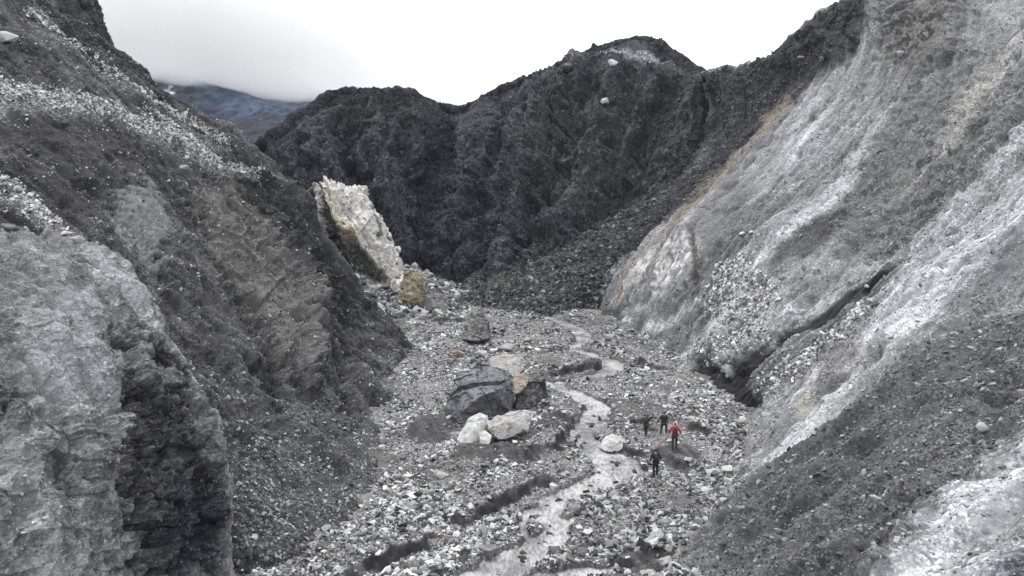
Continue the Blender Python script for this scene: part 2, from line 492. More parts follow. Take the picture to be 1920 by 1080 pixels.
# cut banks: points along the edge, height; raised ground lies LEFT of the direction of travel
BANKS = [
    (st((1075, 905), (1010, 918), (965, 940), (930, 962), (870, 985), (835, 997)), .95, -1),
    (st((835, 1005), (790, 1030), (730, 1060), (660, 1090), (600, 1115)), .75, -1),
    (st((1062, 815), (1050, 845), (1012, 862), (985, 882)), .95, -1),
    (st((1145, 690), (1110, 694), (1060, 704), (1020, 711)), 1.0, -1),
    (st((1300, 892), (1270, 880), (1240, 862), (1212, 850)), .8, -1),
    (st((1345, 828), (1305, 812), (1265, 796)), .7, -1),
    (st((1232, 700), (1185, 668), (1140, 640), (1100, 622)), .9, 1),
    (st((1255, 700), (1215, 690), (1190, 684)), .6, -1),
    (st((880, 604), (845, 607), (800, 604)), .9, -1),
    (st((1210, 862), (1180, 852), (1150, 838)), .5, -1),
    (st((1080, 800), (1060, 790), (1030, 786)), .6, -1),
    (st((1260, 1040), (1215, 1055), (1165, 1072)), .5, -1),
    (st((1230, 820), (1205, 800), (1185, 790)), .35, -1),
]
BK = []
for pts, hgt, sd in BANKS:
    BK.append((fl(curve_pts(pts, 3)), hgt * .52, sd))
MOUNDS = [  # world bumps on the floor: px, py, rx, ry, height
    (905, 872, 3.0, 2.4, .75), (808, 808, 1.7, 2.4, .8), (1040, 815, 1.6, 2.4, .6),
]
MD = [(fpt(a, b), rx, ry, h) for a, b, rx, ry, h in MOUNDS]

TILL = [(fpt(925, 858), 3.1, 2.9), (fpt(815, 812), 1.9, 2.9), (fpt(1045, 800), 1.5, 2.6), (fpt(1275, 855), 1.4, 1.8), (fpt(1200, 1062), 1.2, .9), (fpt(1150, 905), 1.0, 1.2)]
def till_mask(x, y):
    """smooth bare till without cobbles"""
    P3 = np.stack([x, y, x * 0], -1); k = np.zeros_like(np.asarray(x, float)); wob = .5 * pn(P3 * .9 + 5) + .25 * pn(P3 * 2.5 + 8)
    for Cn, rx, ry in TILL:
        q = ((x - Cn[0]) / rx) ** 2 + ((y - Cn[1]) / ry) ** 2
        k = np.maximum(k, 1 - smooth(q + wob, .75, 1.1))
    return k

def floor_parts(x, y):
    x = np.asarray(x, float); y = np.asarray(y, float)
    P3 = np.stack([x, y, np.zeros_like(x)], -1)
    z = plane_z(y)
    dark = np.zeros_like(x)
    nb = fbm(P3, .35, 4)
    wx, wy = x + .45 * pn(P3 * 1.1), y + .45 * pn(P3 * 1.1 + 40)
    wx += .15 * pn(P3 * 3.7 + 9); wy += .15 * pn(P3 * 3.7 + 19)
    up = np.maximum(0.05 + .28 * nb + .12, .06)
    for L, h, sd in BK:
        m = (x > L[:, 0].min() - 7) & (x < L[:, 0].max() + 7) & (y > L[:, 1].min() - 9) & (y < L[:, 1].max() + 9)
        if not m.any(): continue
        d, sg, t, _ = seg_dist(wx[m], wy[m], L)
        s = d * sg * sd
        env = smooth(t, 0, .2) * (1 - smooth(t, .8, 1)) * (.35 + .65 * smooth(fbm(P3[m] + 60, .45, 3), -.3, .0))
        e = np.hypot(wx[m] - L[0][0], wy[m] - L[0][1]); e2 = np.hypot(wx[m] - L[-1][0], wy[m] - L[-1][1])
        prof = smooth(s, -.05, .42) * np.exp(-np.maximum(s - .4, 0) / 2.6) * env
        up[m] = up[m] + h * prof
        up[m] = up[m] * (1 - .65 * (smooth(-s, 0.0, .1) * (1 - smooth(-s, .6, 2.0)) * env))
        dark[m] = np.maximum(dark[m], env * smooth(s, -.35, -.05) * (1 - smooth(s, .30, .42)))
    for C, rx, ry, h in MD:
        q = ((wx - C[0]) / rx) ** 2 + ((wy - C[1]) / ry) ** 2
        up = up + h * np.exp(-q * 1.3)
    ch = np.zeros_like(x)
    for L, w in SL:
        m = (x > L[:, 0].min() - 4) & (x < L[:, 0].max() + 4) & (y > L[:, 1].min() - 4) & (y < L[:, 1].max() + 4)
        if not m.any(): continue
        d, sg, t, wd = seg_dist(wx[m] * .6 + x[m] * .4, wy[m] * .6 + y[m] * .4, L, w)
        bar = .55 * pn(P3[m] * np.array([1.3, .8, 1]) + 70) + .35 * pn(P3[m] * 3.1 + 77)
        d = d * (1 + .35 * bar) + np.maximum(bar - .30, 0) * wd * 2.4
        ch[m] = np.maximum(ch[m], 1 - smooth(d, wd * .74, wd * 1.08 + .08))
    z = z + up * (1 - ch) + (-.38 + .16 * nb) * ch
    return z, dark, ch, nb

def floor_z(x, y):
    z = floor_parts(np.array([float(x)]), np.array([float(y)]))[0]
    return float(z[0])

nu, nv = 860, 900
a_ = np.linspace(-.72, .55, nu); y_ = np.exp(np.linspace(math.log(13), math.log(150), nv))
X = a_[None, :] * y_[:, None] ; Y = y_[:, None].repeat(nu, 1)
Z, DK, CH, NB = floor_parts(X, Y)
FP = np.stack([X, Y, Z], -1)
f1 = fbm(FP, 1.9, 5, .6); f2 = fbm(FP + 31, .8, 4, .6)
FP[..., 2] += (.10 * f2 + .07 * f1) * (1 - .5 * CH)
# stone content of the floor: bare dark mud patches against cobble spreads
bare = smooth(fbm(FP, .16, 4) + .25 * f2, .02, .3)
fpx, fpy = project(FP)
FCOL = np.ones((nv, nu, 3)) * np.array([.185, .185, .187])
FCOL *= (1 + .35 * f2)[..., None]
FCOL = FCOL * (1 - .45 * bare[..., None])
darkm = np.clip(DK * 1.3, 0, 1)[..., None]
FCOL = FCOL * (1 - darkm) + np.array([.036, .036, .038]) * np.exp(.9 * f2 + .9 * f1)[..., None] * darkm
FCOL = FCOL * (1 - .4 * smooth(CH, .2, .9)[..., None])
TM = till_mask(X, Y)
ts = fbm(np.stack([X * 1.2 + Y * .5, Y * .25 - X * .1, X * 0], -1), 1.6, 5, .65)
FCOL = FCOL * (1 - TM[..., None]) + (np.array([.062, .062, .064]) * np.exp(1.3 * ts)[..., None]) * TM[..., None]
DK = np.maximum(DK, .75 * TM)
FG = np.clip(1 - .9 * DK, .1, 1) * (1 - .5 * bare)
me = raw_mesh("valley_floor", FP.reshape(-1, 3), grid_faces(nv, nu), [M_floor], FCOL.reshape(-1, 3), True, FG.ravel())
tag(link("valley_floor", me), "grey gravel and mud bed of the valley", None, kind='structure')

# far ground sheet under everything, out to the horizon
me = raw_mesh("ground", np.array([[-3000, -3000, -4.5], [3000, -3000, -4.5], [3000, 3000, -4.5], [-3000, 3000, -4.5]]), np.array([[0, 1, 2, 3]]), [M_back],
              np.ones((4, 3)) * .12, True, np.ones(4))
tag(link("ground", me), kind='structure')

# water
M_water, n, l, b = new_mat("glacial_water")
t = n.new("ShaderNodeTexCoord"); fo = n.new("ShaderNodeAttribute"); fo.attribute_name = "grit"
mp = n.new("ShaderNodeMapping"); mp.inputs["Scale"].default_value = (2.6, .9, 1); l.new(t.outputs["Object"], mp.inputs[0])
q1 = noise_out(n, l, mp.outputs[0], 2.6, 7, .68)
k = mathn(n, l, 'ADD', q1, mathn(n, l, 'MULTIPLY', fo.outputs["Fac"], .28))
r = n.new("ShaderNodeValToRGB"); l.new(k, r.inputs[0])
r.color_ramp.elements[0].position = .40; r.color_ramp.elements[0].color = (.075, .075, .076, 1)
r.color_ramp.elements[1].position = .80; r.color_ramp.elements[1].color = (.46, .46, .47, 1)
e = r.color_ramp.elements.new(.60); e.color = (.20, .202, .206, 1)
l.new(r.outputs[0], b.inputs["Base Color"]); b.inputs["Roughness"].default_value = .38
bp = n.new("ShaderNodeBump"); bp.inputs["Strength"].default_value = .6; bp.inputs["Distance"].default_value = .09
l.new(q1, bp.inputs["Height"]); l.new(bp.outputs[0], b.inputs["Normal"])
m0, m1 = 240, 740
keep = np.zeros((nv, nu), bool)
for L, w in SL:
    d, _, _, wd = seg_dist(X, Y, L, w); keep |= d < wd * 1.5 + .5
WZ = plane_z(Y) - .06
WP = np.stack([X, Y, WZ], -1)
rip = fbm(WP * np.array([1.6, .8, 1]), 1.6, 4, .55)
foam = np.clip(.5 + 1.2 * fbm(WP + 7, .5, 3), 0, 1) - .75 * (1 - smooth(CH, .55, 1.0))
WP[..., 2] += .05 * rip
F = grid_faces(nv, nu); F = F[keep.ravel()[F].all(1)]
used = np.unique(F); rem = np.full(nv * nu, -1); rem[used] = np.arange(len(used))
me = raw_mesh("stream_water", WP.reshape(-1, 3)[used], rem[F], [M_water], None, True, foam.ravel()[used])
tag(link("stream_water", me), "milky grey meltwater braiding down the gravel bed", None, kind='structure')

# ------------------------------------------------------------------ right hillside
R = Patch([
    [W(60, 210, 25), W(50, 190, 28), (1280, 200, 165), (1240, 330, 150), (1150, 450, 130), (1020, 560, 110), W(2, 108, -3)],
    [W(60, 180, 28), (1315, 138, 150), (1335, 205, 142), (1290, 310, 132), (1195, 410, 118), (1050, 572, 104.5), W(4, 102, -4)],
    [W(75, 165, 33), (1400, 120, 142), (1370, 235, 130), (1270, 350, 118), (1170, 475, 109), (1098, 590, 98.5), W(7, 93, -4)],
    [W(90, 150, 38), (1520, 48, 134), (1470, 172, 127), (1340, 310, 115), (1250, 410, 106), (1150, 608, 92), W(10, 84, -4)],
    [W(100, 125, 48), (1660, -70, 116), (1590, 120, 106), (1470, 280, 95), (1330, 440, 85), (1210, 645, 81), W(12, 74, -4)],
    [W(105, 105, 55), (1830, -90, 102), (1700, 120, 92), (1560, 300, 83), (1420, 440, 78), (1275, 690, 71.5), W(12, 66, -4)],
    [W(100, 85, 55), (2060, -60, 82), (1860, 180, 74), (1690, 380, 68), (1540, 545, 63), (1345, 745, 62), W(12.5, 58, -4)],
    [W(90, 70, 50), (2200, 60, 70), (2000, 220, 65), (1800, 400, 60.5), (1600, 580, 57.5), (1385, 805, 55.5), W(11, 50.5, -4)],
    [W(85, 58, 45), (2400, 130, 58), (2150, 290, 54), (1890, 470, 50), (1640, 660, 46.5), (1330, 925, 43.3), W(6.5, 40, -4)],
    [W(75, 45, 40), (2600, 260, 44), (2300, 440, 40), (1960, 630, 37), (1640, 820, 35.8), (1250, 1050, 35.3), W(3, 32, -4)],
    [W(65, 32, 36), (2700, 420, 33), (2350, 640, 29.5), (1980, 850, 27), (1560, 1060, 26.2), (1060, 1330, 26.5), W(-1, 24, -4)],
    [W(60, 12, 32), W(42, 13, 26), W(32, 13.5, 17), W(22, 14, 11), W(12, 15, 4.5), W(2, 16, -1.5), W(-3, 15, -4)],
], 1150, 760)
R.col[:] = (.17, .17, .172)
st1 = fbm(np.stack([R.U * .55, R.V * .07, R.U * 0], -1), 1, 5, .6)        # streaks down the fall line
st2 = fbm(np.stack([R.U * .18, R.V * .03, R.U * 0 + 5], -1), 1, 4, .6)
R.D += 1.4 * fbm(R.P, .07, 4) + .3 * st1 + .7 * st2 + .04 * R.fine + .08 * R.mid + .5 * gully(R, .2, 0, .09) + .55 * gully(R, .07, 3) + .16 * gully(R, .5, 6, .07)
st3 = fbm(np.stack([R.U * 1.9 + R.warp[..., 0] * 2, R.V * .16, R.U * 0 + 9], -1), 1, 4, .65)
R.col *= np.exp(.2 * R.mid + .18 * R.fine + .7 * st1 + .42 * st3 + .5 * st2)[..., None]
R.D += .05 * st3

pal, drk = (.345, .345, .348), (.05, .05, .053)
R.dens *= .15 + .9 * smooth(R.mid, -.25, .5)
# dark zone next to the gully and up to the crest
R.paint(R.poly_mask([(1300, 130), (1400, 110), (1640, -40), (1590, 90), (1500, 160), (1400, 250), (1280, 365), (1150, 470), (1060, 560), (1030, 572), (1200, 400), (1290, 300), (1320, 200)], 10), (.046, .046, .049), .97, dens=1.2)
rm = R.poly_mask([(1300, 130), (1400, 110), (1600, -40), (1600, 60), (1500, 150), (1400, 250), (1280, 365), (1150, 470), (1060, 560), (1030, 572), (1200, 400), (1290, 300), (1320, 200)], 10)
R.D += rm * (.35 * blocks(R.P, 2.0, 15) + .2 * blocks(R.P, .9, 16) + .3 * R.mid)
R.paint(R.stroke_mask([(1330, 180, 14), (1310, 300, 18), (1200, 400, 12), (1100, 490, 12), (1030, 560, 12)], .6, .9), (.14, .14, .14), .6, dens=3)
R.paint(R.poly_mask([(1040, 560), (1090, 545), (1160, 560), (1160, 600), (1120, 605), (1060, 582)], 5), (.055, .056, .052), .85)
# olive rock band
R.paint(R.poly_mask([(1510, 400), (1600, 250), (1700, 180), (1850, 130), (1920, 120), (1900, 260), (1800, 350), (1740, 410), (1690, 440), (1600, 450)], 18), (.112, .112, .109), .6, dens=1.2)
om = R.poly_mask([(1500, 400), (1600, 230), (1700, 120), (1850, 90), (1930, 100), (1920, 260), (1810, 360), (1740, 420), (1690, 440), (1600, 460)], 26, 30)
R.D += om * (.35 * blocks(R.P, 1.5, 1) + .22 * blocks(R.P, .6, 2))
lm = R.poly_mask([(1640, -40), (1820, -40), (1800, 60), (1720, 130), (1640, 80)], 14)
R.D += lm * (.6 * blocks(R.P, 1.8, 3, 1.8) + .3 * blocks(R.P, .8, 4))
R.paint(R.poly_mask([(1660, -20), (1800, -20), (1780, 80), (1700, 130), (1640, 80)], 14), (.14, .138, .13), .7, disp=.35)
R.paint(R.poly_mask([(1515, 370), (1570, 380), (1560, 440), (1500, 470), (1450, 475), (1470, 425)], 7), (.07, .07, .07), .85)
R.paint(R.poly_mask([(1290, 430), (1330, 330), (1400, 330), (1400, 420), (1330, 470)], 12), (.11, .11, .115), .6)
R.paint(R.poly_mask([(1745, 500), (1830, 430), (1930, 380), (1930, 490), (1830, 540), (1760, 550)], 12), (.115, .115, .12), .75)
# tan streak
R.paint(R.stroke_mask([(1488, 158, 10), (1455, 200, 26), (1410, 250, 32), (1335, 315, 34), (1280, 368, 28), (1230, 432, 18), (1160, 520, 12)], .9, 1.1), (.185, .162, .13), .7)
R.paint(R.stroke_mask([(1486, 160, 4), (1476, 180, 6)], .6, 1.0), (.19, .15, .12), .5)
# pale dust
for s_ in ([(1900, 50, 12), (1870, 110, 24), (1820, 180, 26), (1790, 240, 20), (1700, 330, 16)],):
    R.paint(R.stroke_mask(s_, .7, .9), (.31, .305, .285), .55)
for s_, o_ in (
    ([(1940, 330, 70), (1800, 450, 58), (1700, 560, 52), (1600, 660, 46), (1480, 790, 34), (1385, 880, 22), (1330, 930, 12)], .8),
    ([(1940, 220, 30), (1800, 350, 26), (1690, 450, 22), (1560, 560, 14)], .7),
    ([(1690, 500, 14), (1590, 620, 18), (1500, 700, 16), (1440, 760, 10)], .85),
    ([(1590, 300, 12), (1500, 390, 16), (1440, 450, 14), (1370, 540, 16), (1340, 610, 20)], .8),
    ([(1640, 460, 12), (1540, 540, 18), (1430, 590, 22), (1350, 630, 18)], .6),
    ([(1350, 560, 12), (1280, 640, 18), (1250, 680, 16), (1210, 650, 10)], .8),
    ([(1300, 545, 8), (1230, 600, 12), (1180, 630, 14)], .75),
    ([(1250, 520, 6), (1190, 570, 9), (1150, 600, 8)], .6),
    ([(1560, 170, 14), (1480, 290, 22), (1400, 370, 14)], .35),
    ([(1660, 180, 10), (1600, 270, 16), (1530, 350, 12)], .4),
    ([(1930, 830, 60), (1820, 900, 60), (1720, 1000, 50), (1640, 1090, 40)], .75),
    ([(1930, 960, 50), (1850, 1020, 50), (1760, 1090, 50)], .8),
    ([(1420, 660, 14), (1380, 700, 10)], .5),
    ([(1520, 940, 6), (1400, 1030, 8), (1340, 1080, 8)], .35),
    ([(1150, 500, 6), (1110, 530, 9), (1075, 555, 6)], .55),
    ([(1150, 455, 5), (1125, 480, 6)], .7),
):
    R.paint(R.stroke_mask(s_, .9, .7), np.clip(np.array(pal) * np.exp(.75 * st3 + .55 * st1 + .2 * R.fine)[..., None], .1, .5), o_, dens=.7, grit=.8)
# pale washed scarps
scp = np.clip(np.array((.33, .325, .315)) * np.exp(1.6 * st3 + .6 * R.fine)[..., None], .07, .55)
R.paint(R.poly_mask([(1250, 440), (1286, 428), (1288, 470), (1262, 515), (1222, 545), (1214, 536), (1232, 480)], 5, 12, 8), scp, .75, grit=.15)
R.paint(R.poly_mask([(1195, 480), (1222, 455), (1215, 500), (1150, 556), (1140, 550), (1170, 515)], 5, 8, 6), scp, .7, grit=.15)
R.paint(R.stroke_mask([(1258, 440, 2), (1250, 490, 3)], .5, .6), (.12, .11, .10), .8, grit=.1)
R.paint(R.stroke_mask([(1296, 425, 4), (1298, 470, 7), (1288, 520, 6)], .5, .6), (.08, .07, .06), .85, grit=.3, disp=-.25)
R.paint(R.stroke_mask([(1180, 500, 5), (1160, 530, 7), (1150, 550, 4)], .5, .8), (.17, .13, .09), .8)
# cream runnel
R.paint(R.stroke_mask([(1518, 690, 6), (1500, 730, 12), (1465, 775, 9)], .6, .8), (.34, .33, .285), .6)
R.paint(R.poly_mask([(1530, 640), (1590, 620), (1580, 680), (1530, 700)], 6), (.15, .145, .14), .7, disp=.2)
# long dark gouge
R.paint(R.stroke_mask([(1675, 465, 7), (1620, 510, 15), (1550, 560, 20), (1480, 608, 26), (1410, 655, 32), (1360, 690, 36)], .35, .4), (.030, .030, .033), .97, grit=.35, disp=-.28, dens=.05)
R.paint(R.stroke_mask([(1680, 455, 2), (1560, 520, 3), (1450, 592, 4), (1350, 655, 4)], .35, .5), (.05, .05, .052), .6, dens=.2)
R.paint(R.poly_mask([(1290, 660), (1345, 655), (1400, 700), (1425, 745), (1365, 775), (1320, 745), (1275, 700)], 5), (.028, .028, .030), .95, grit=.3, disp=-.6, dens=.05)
# rubble terrace
T1 = R.poly_mask([(1308, 645), (1340, 640), (1420, 632), (1480, 590), (1350, 655), (1345, 672), (1318, 668)], 4)
R.paint(R.poly_mask([(1300, 650), (1335, 640), (1400, 635), (1380, 655), (1350, 675), (1320, 672)], 4), (.36, .36, .36), .9, disp=.5, dens=6)
R.paint(R.poly_mask([(1330, 560), (1340, 500), (1400, 480), (1470, 540), (1420, 620), (1350, 640)], 8), (.33, .33, .33), .6, dens=2.5)
R.paint(R.poly_mask([(1395, 690), (1440, 655), (1520, 610), (1620, 560), (1560, 630), (1480, 690), (1430, 735), (1400, 725)], 5), (.20, .20, .205), .8, disp=.25, dens=4)
# dark gravel cone in front
R.paint(R.poly_mask([(1320, 950), (1420, 870), (1560, 745), (1700, 640), (1830, 560), (1930, 500), (2050, 520), (1950, 700), (1860, 790), (1740, 900), (1680, 1000), (1600, 1100), (1230, 1100), (1260, 1050)], 10, 14), (.082, .082, .085), .85, dens=1.6)
R.paint(R.stroke_mask([(1850, 600, 50), (1700, 720, 50), (1560, 840, 40), (1420, 960, 30)], .9, .8), (.06, .06, .062), .4)
R.paint(R.stroke_mask([(1250, 1000, 34), (1300, 1040, 50), (1400, 1090, 50)], .9, .8), (.14, .14, .143), .6)
R.paint(R.poly_mask([(1900, 1000), (1960, 980), (1960, 1100), (1850, 1100), (1870, 1050)], 8), (.035, .04, .05), .9)
R.crest(1 / 6, 1.6, .22, 5, .05)
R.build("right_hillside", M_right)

# ------------------------------------------------------------------ back ridge
def brow(p): q = at(*p); return [q + np.array([2, 26, -14.]), q + np.array([.3, 3.5, -1.0])]
Bc = [((380, 330, 170), (460, 400, 155), (520, 560, 135), W(-45, 118, -3)),
    ((480, 282, 152), (560, 400, 138), (610, 525, 122), W(-30, 110, -3)),
    ((560, 225, 155), (603, 380, 138), (665, 535, 119), W(-24, 108, -3)),
    ((622, 187, 160), (660, 350, 140), (720, 535, 119), W(-20, 108, -3)),
    ((700, 178, 162), (715, 340, 141), (760, 530, 119), W(-15, 108, -3)),
    ((772, 184, 163), (765, 340, 143), (790, 525, 120), W(-12, 108, -3)),
    ((850, 214, 164), (812, 350, 148), (815, 520, 122), W(-10, 108, -3)),
    ((925, 184, 161), (880, 350, 142), (850, 522, 121), W(-7, 108, -3)),
    ((990, 158, 160), (950, 340, 138), (900, 518, 120), W(-4, 108, -3)),
    ((1052, 133, 160), (1020, 330, 136), (950, 500, 118), W(0, 108, -3)),
    ((1120, 101, 160), (1080, 320, 135), (1000, 480, 117), W(4, 108, -3)),
    ((1212, 86, 159), (1150, 300, 134), (1060, 470, 116), W(8, 108, -3)),
    ((1262, 108, 156), (1225, 290, 134), (1120, 450, 117), W(13, 108, -3)),
    ((1318, 142, 152), (1300, 290, 136), (1190, 420, 121), W(20, 110, -3)),
    ((1390, 170, 156), (1360, 290, 146), (1270, 420, 132), W(30, 115, -3))]
B = Patch([brow(c[0]) + list(c) for c in Bc], 900, 620)
B.col[:] = (.056, .059, .067)
s1 = fbm(np.stack([B.U * .22, B.V * .05, B.U * 0], -1), 1, 5, .6); s2 = fbm(np.stack([B.U * .06, B.V * .03, B.U * 0 + 3], -1), 1, 4)
B.col *= (1 + .9 * s1 + .4 * s2 + .3 * B.fine)[..., None]
B.D += 3.0 * s2 + 1.5 * s1 + 1.2 * fbm(B.P, .08, 5, .5, True) + .12 * B.fine + .25 * B.mid + 2.4 * gully(B, .06, 0, .15) + .7 * gully(B, .2, 4, .2) + .5 * beds(B.P, .5, .12) + .3 * beds(B.P, .9, .3, 4)
vv_ = np.abs(np.arange(620)[:, None] / 620 - .4)
B.D += (.35 * blocks(B.P, 3.5, 5) + .18 * blocks(B.P, 1.6, 6)) * smooth(B.mid + .3, -.2, .5)
B.D *= .4 + .6 * smooth(vv_, .0, .1)
B.D *= np.where(np.arange(620)[:, None] < 244, .3, 1.0)
B.D *= .8 * (1 - .6 * smooth(B.px, 1180, 1320))
B.col *= np.exp(.28 * B.mid + .2 * B.fine)[..., None]
B.dens *= .2 + 1.6 * smooth(B.mid, -.1, .5)
B.paint(B.poly_mask([(980, 200), (1120, 150), (1290, 170), (1280, 290), (1150, 380), (1040, 420), (980, 330)], 40, 20), (.062, .060, .057), .5)
B.paint(B.poly_mask([(620, 180), (790, 180), (850, 215), (800, 280), (600, 260)], 20, 14), (.05, .05, .052), .7)
B.paint(B.stroke_mask([(850, 215, 8), (960, 176, 8), (1050, 140, 10), (1120, 112, 12), (1190, 100, 12), (1260, 112, 8), (1310, 142, 7)], .9, 1.2), (.15, .15, .155), .75, dens=3)
B.paint(B.stroke_mask([(1130, 112, 10), (1180, 108, 14), (1240, 104, 10)], .6, .8), (.30, .30, .31), .9, dens=4)
B.paint(B.poly_mask([(1250, 110), (1330, 140), (1400, 200), (1340, 330), (1200, 420), (1230, 260)], 20), (.06, .06, .063), .6, dens=1.5)
B.paint(B.stroke_mask([(1320, 150, 6), (1340, 210, 10), (1330, 270, 12), (1290, 340, 10)], .8, 1), (.13, .13, .13), .7, dens=6)
B.paint(B.stroke_mask([(940, 420, 3), (830, 490, 9), (800, 525, 14)], .8, 1), (.12, .12, .125), .6, dens=5)
B.paint(B.stroke_mask([(900, 330, 6), (860, 400, 5), (830, 470, 5)], .9, 1), (.09, .09, .095), .5)
B.paint(B.stroke_mask([(840, 230, 14), (810, 330, 16), (790, 420, 14)], .9, .7), (.03, .031, .036), .7, disp=-1.2)
for s_, d_ in (([(1050, 150, 45), (930, 330, 45), (870, 480, 30)], 2.2), ([(1150, 130, 30), (1110, 280, 35), (1040, 420, 30)], 2.0), ([(700, 200, 40), (730, 330, 35), (770, 470, 30)], 1.8),
               ([(965, 190, 22), (890, 330, 26), (835, 470, 22)], -2.4), ([(1100, 150, 18), (1060, 280, 22), (970, 430, 22)], -2.0), ([(1255, 150, 18), (1190, 300, 24), (1090, 430, 22)], -2.2), ([(640, 220, 20), (660, 330, 22), (700, 450, 22)], -1.6)):
    B.D += d_ * B.stroke_mask(s_, .9, .7)
B.paint(B.poly_mask([(640, 260), (800, 260), (960, 400), (900, 500), (740, 500), (660, 400)], 40, 24), (.036, .040, .050), .6)  # shading of the ridge's left face, painted in as darker blue
B.crest(.4, 2.0, .12, 3, .035)
B.build("back_ridge", M_back)

# ------------------------------------------------------------------ debris cone below the ridge
K = Patch([
    [(1290, 320, 135), (1275, 350, 130), (1220, 440, 118), (1150, 520, 106), W(12, 97, -3)],
    [(1240, 355, 128), (1215, 392, 122), (1170, 460, 112), (1110, 545, 104), W(9, 97, -3)],
    [(1150, 400, 128), (1130, 428, 120), (1100, 470, 111), (1075, 570, 101), W(6.5, 96, -3)],
    [(1040, 440, 127), (1030, 468, 119), (1035, 500, 110), (1035, 584, 99), W(4, 94, -3)],
    [(960, 480, 126), (960, 505, 118), (985, 530, 109), (985, 588, 99), W(1, 94, -3)],
    [(890, 505, 126), (900, 528, 118), (930, 545, 108), (930, 585, 101), W(-2, 95, -3)],
    [(840, 530, 128), (855, 548, 119), (870, 555, 112), (885, 572, 104), W(-5, 97, -3)],
    [(780, 530, 130), (800, 545, 124), (820, 560, 114), (840, 575, 106), W(-8, 99, -3)],
], 420, 300)
K.col[:] = (.068, .070, .068); K.col *= (1 + .5 * K.fine)[..., None]
K.D += 1.3 * fbm(K.P, .16, 5) + .25 * K.fine + .3 * K.mid
K.paint(K.poly_mask([(1080, 420), (1200, 400), (1170, 470), (1080, 500)], 20), (.045, .046, .048), .7, dens=.4)
K.build("debris_cone", M_back)

# ------------------------------------------------------------------ left hillside
L0 = [(140, -160, 102), (212, 50, 98), (300, 168, 95), (452, 250, 92), (562, 370, 88), (668, 520, 84.5), (792, 648, 79)]
L0w = [at(*p) for p in L0]
offs = [(-14, 24, -16), (-13, 22, -13), (-12, 20, -11), (-11, 16, -9), (-9, 12, -7), (-6, 9, -4.5), (-2, 6, -2.5)]
Lb = [p + np.array(o) for p, o in zip(L0w, offs)]
Lb2 = [p + np.array(o) * np.array([2.2, 2.2, 2.6]) for p, o in zip(L0w, offs)]
ext = lambda c: c + [(c[-1] if isinstance(c[-1], np.ndarray) else at(*c[-1])) + np.array([3.5, -2.2, -3.5])]
L = Patch([ext(Lb2), ext(Lb), ext(L0w),
    ext([(60, -120, 93), (170, 50, 90), (300, 180, 87), (430, 295, 83.5), (540, 440, 79), (640, 590, 75), (750, 690, 71)]),
    ext([(0, -100, 88), (130, 60, 84), (260, 200, 80), (400, 340, 76), (520, 500, 71.5), (645, 640, 66.5), (758, 768, 61.6)]),
    ext([(-60, -20, 79), (60, 130, 74), (190, 260, 70), (330, 400, 65.5), (470, 560, 61), (625, 712, 57), (768, 848, 52.4)]),
    ext([(-160, 100, 66), (-20, 230, 61), (140, 370, 57), (300, 520, 53), (440, 670, 49.5), (600, 822, 46.5), (738, 945, 43.4)]),
    ext([(-240, 170, 56), (-100, 310, 52), (60, 450, 48.5), (220, 600, 45), (350, 740, 42.5), (495, 890, 40.3), (640, 1030, 37.8)]),
    ext([(-340, 300, 46), (-200, 420, 43), (-60, 540, 41), (90, 660, 39), (230, 790, 37.2), (360, 920, 35.8), (500, 1100, 34.0)]),
    ext([W(-52, 30, 22), W(-44, 29, 17), W(-37, 28, 13), W(-30, 27, 9), W(-24, 26, 5.5), W(-20, 26, 3), W(-15, 26, -1)]),
], 900, 820)
L.col[:] = (.066, .066, .068)
s1 = fbm(np.stack([L.U * .5, L.V * .08, L.U * 0], -1), 1, 5, .6); s2 = fbm(np.stack([L.U * .13, L.V * .04, L.U * 0 + 3], -1), 1, 4)
L.col *= (1 + .4 * s1 + .3 * s2 + .35 * L.fine)[..., None]
rug = .35 * fbm(L.P * np.array([1, 1, 1.5]), .3, 4, .45, True)
BL = .36 * blocks(L.P, 2.2, 7, 1.5); BL2 = .12 * blocks(L.P, .8, 8, 1.5)
L.D += 1.5 * s2 + .4 * s1 + .08 * L.fine + .2 * L.mid + .9 * fbm(L.P, .1, 4) + .35 * gully(L, .25) + .6 * gully(L, .08, 3)
L.col *= np.exp(.35 * L.mid + .22 * L.fine + .8 * s1)[..., None]
L.dens *= .1 + .7 * smooth(L.mid, -.2, .5)
L.paint(L.poly_mask([(0, 210), (130, 200), (240, 240), (330, 300), (240, 320), (130, 400), (0, 400)], 14), (.042, .042, .046), .8)
L.paint(L.stroke_mask([(-40, 165, 40), (100, 180, 30), (200, 200, 26), (300, 245, 36), (400, 295, 26), (480, 325, 14)], .8, 1.1), (.22, .22, .23), .75, dens=5)
L.paint(L.stroke_mask([(60, 20, 10), (200, 130, 14), (330, 215, 16), (430, 262, 8)], .8, 1.0), (.17, .17, .175), .7, dens=3)
L.paint(L.stroke_mask([(-40, 330, 24), (40, 370, 26), (120, 430, 12)], .8, 1), (.2, .2, .2), .7, dens=4)
L.paint(L.poly_mask([(215, 350), (290, 335), (335, 420), (315, 500), (240, 440)], 10, 16), (.17, .17, .168), .8, grit=.5, disp=.25)
L.paint(L.poly_mask([(380, 345), (440, 330), (520, 430), (590, 560), (600, 700), (540, 660), (460, 520), (400, 440)], 16, 18), (.13, .128, .122), .75, grit=.7, disp=.4)
RM = L.poly_mask([(360, 345), (440, 320), (520, 420), (600, 560), (620, 730), (540, 680), (440, 540), (380, 440)], 20, 24)
L.D += RM * (.8 * BL + .45 * BL2)
RM = np.maximum(L.poly_mask([(430, 280), (520, 330), (590, 400), (640, 500), (690, 570), (640, 600), (600, 560), (520, 430), (450, 340)], 14, 14), 0)
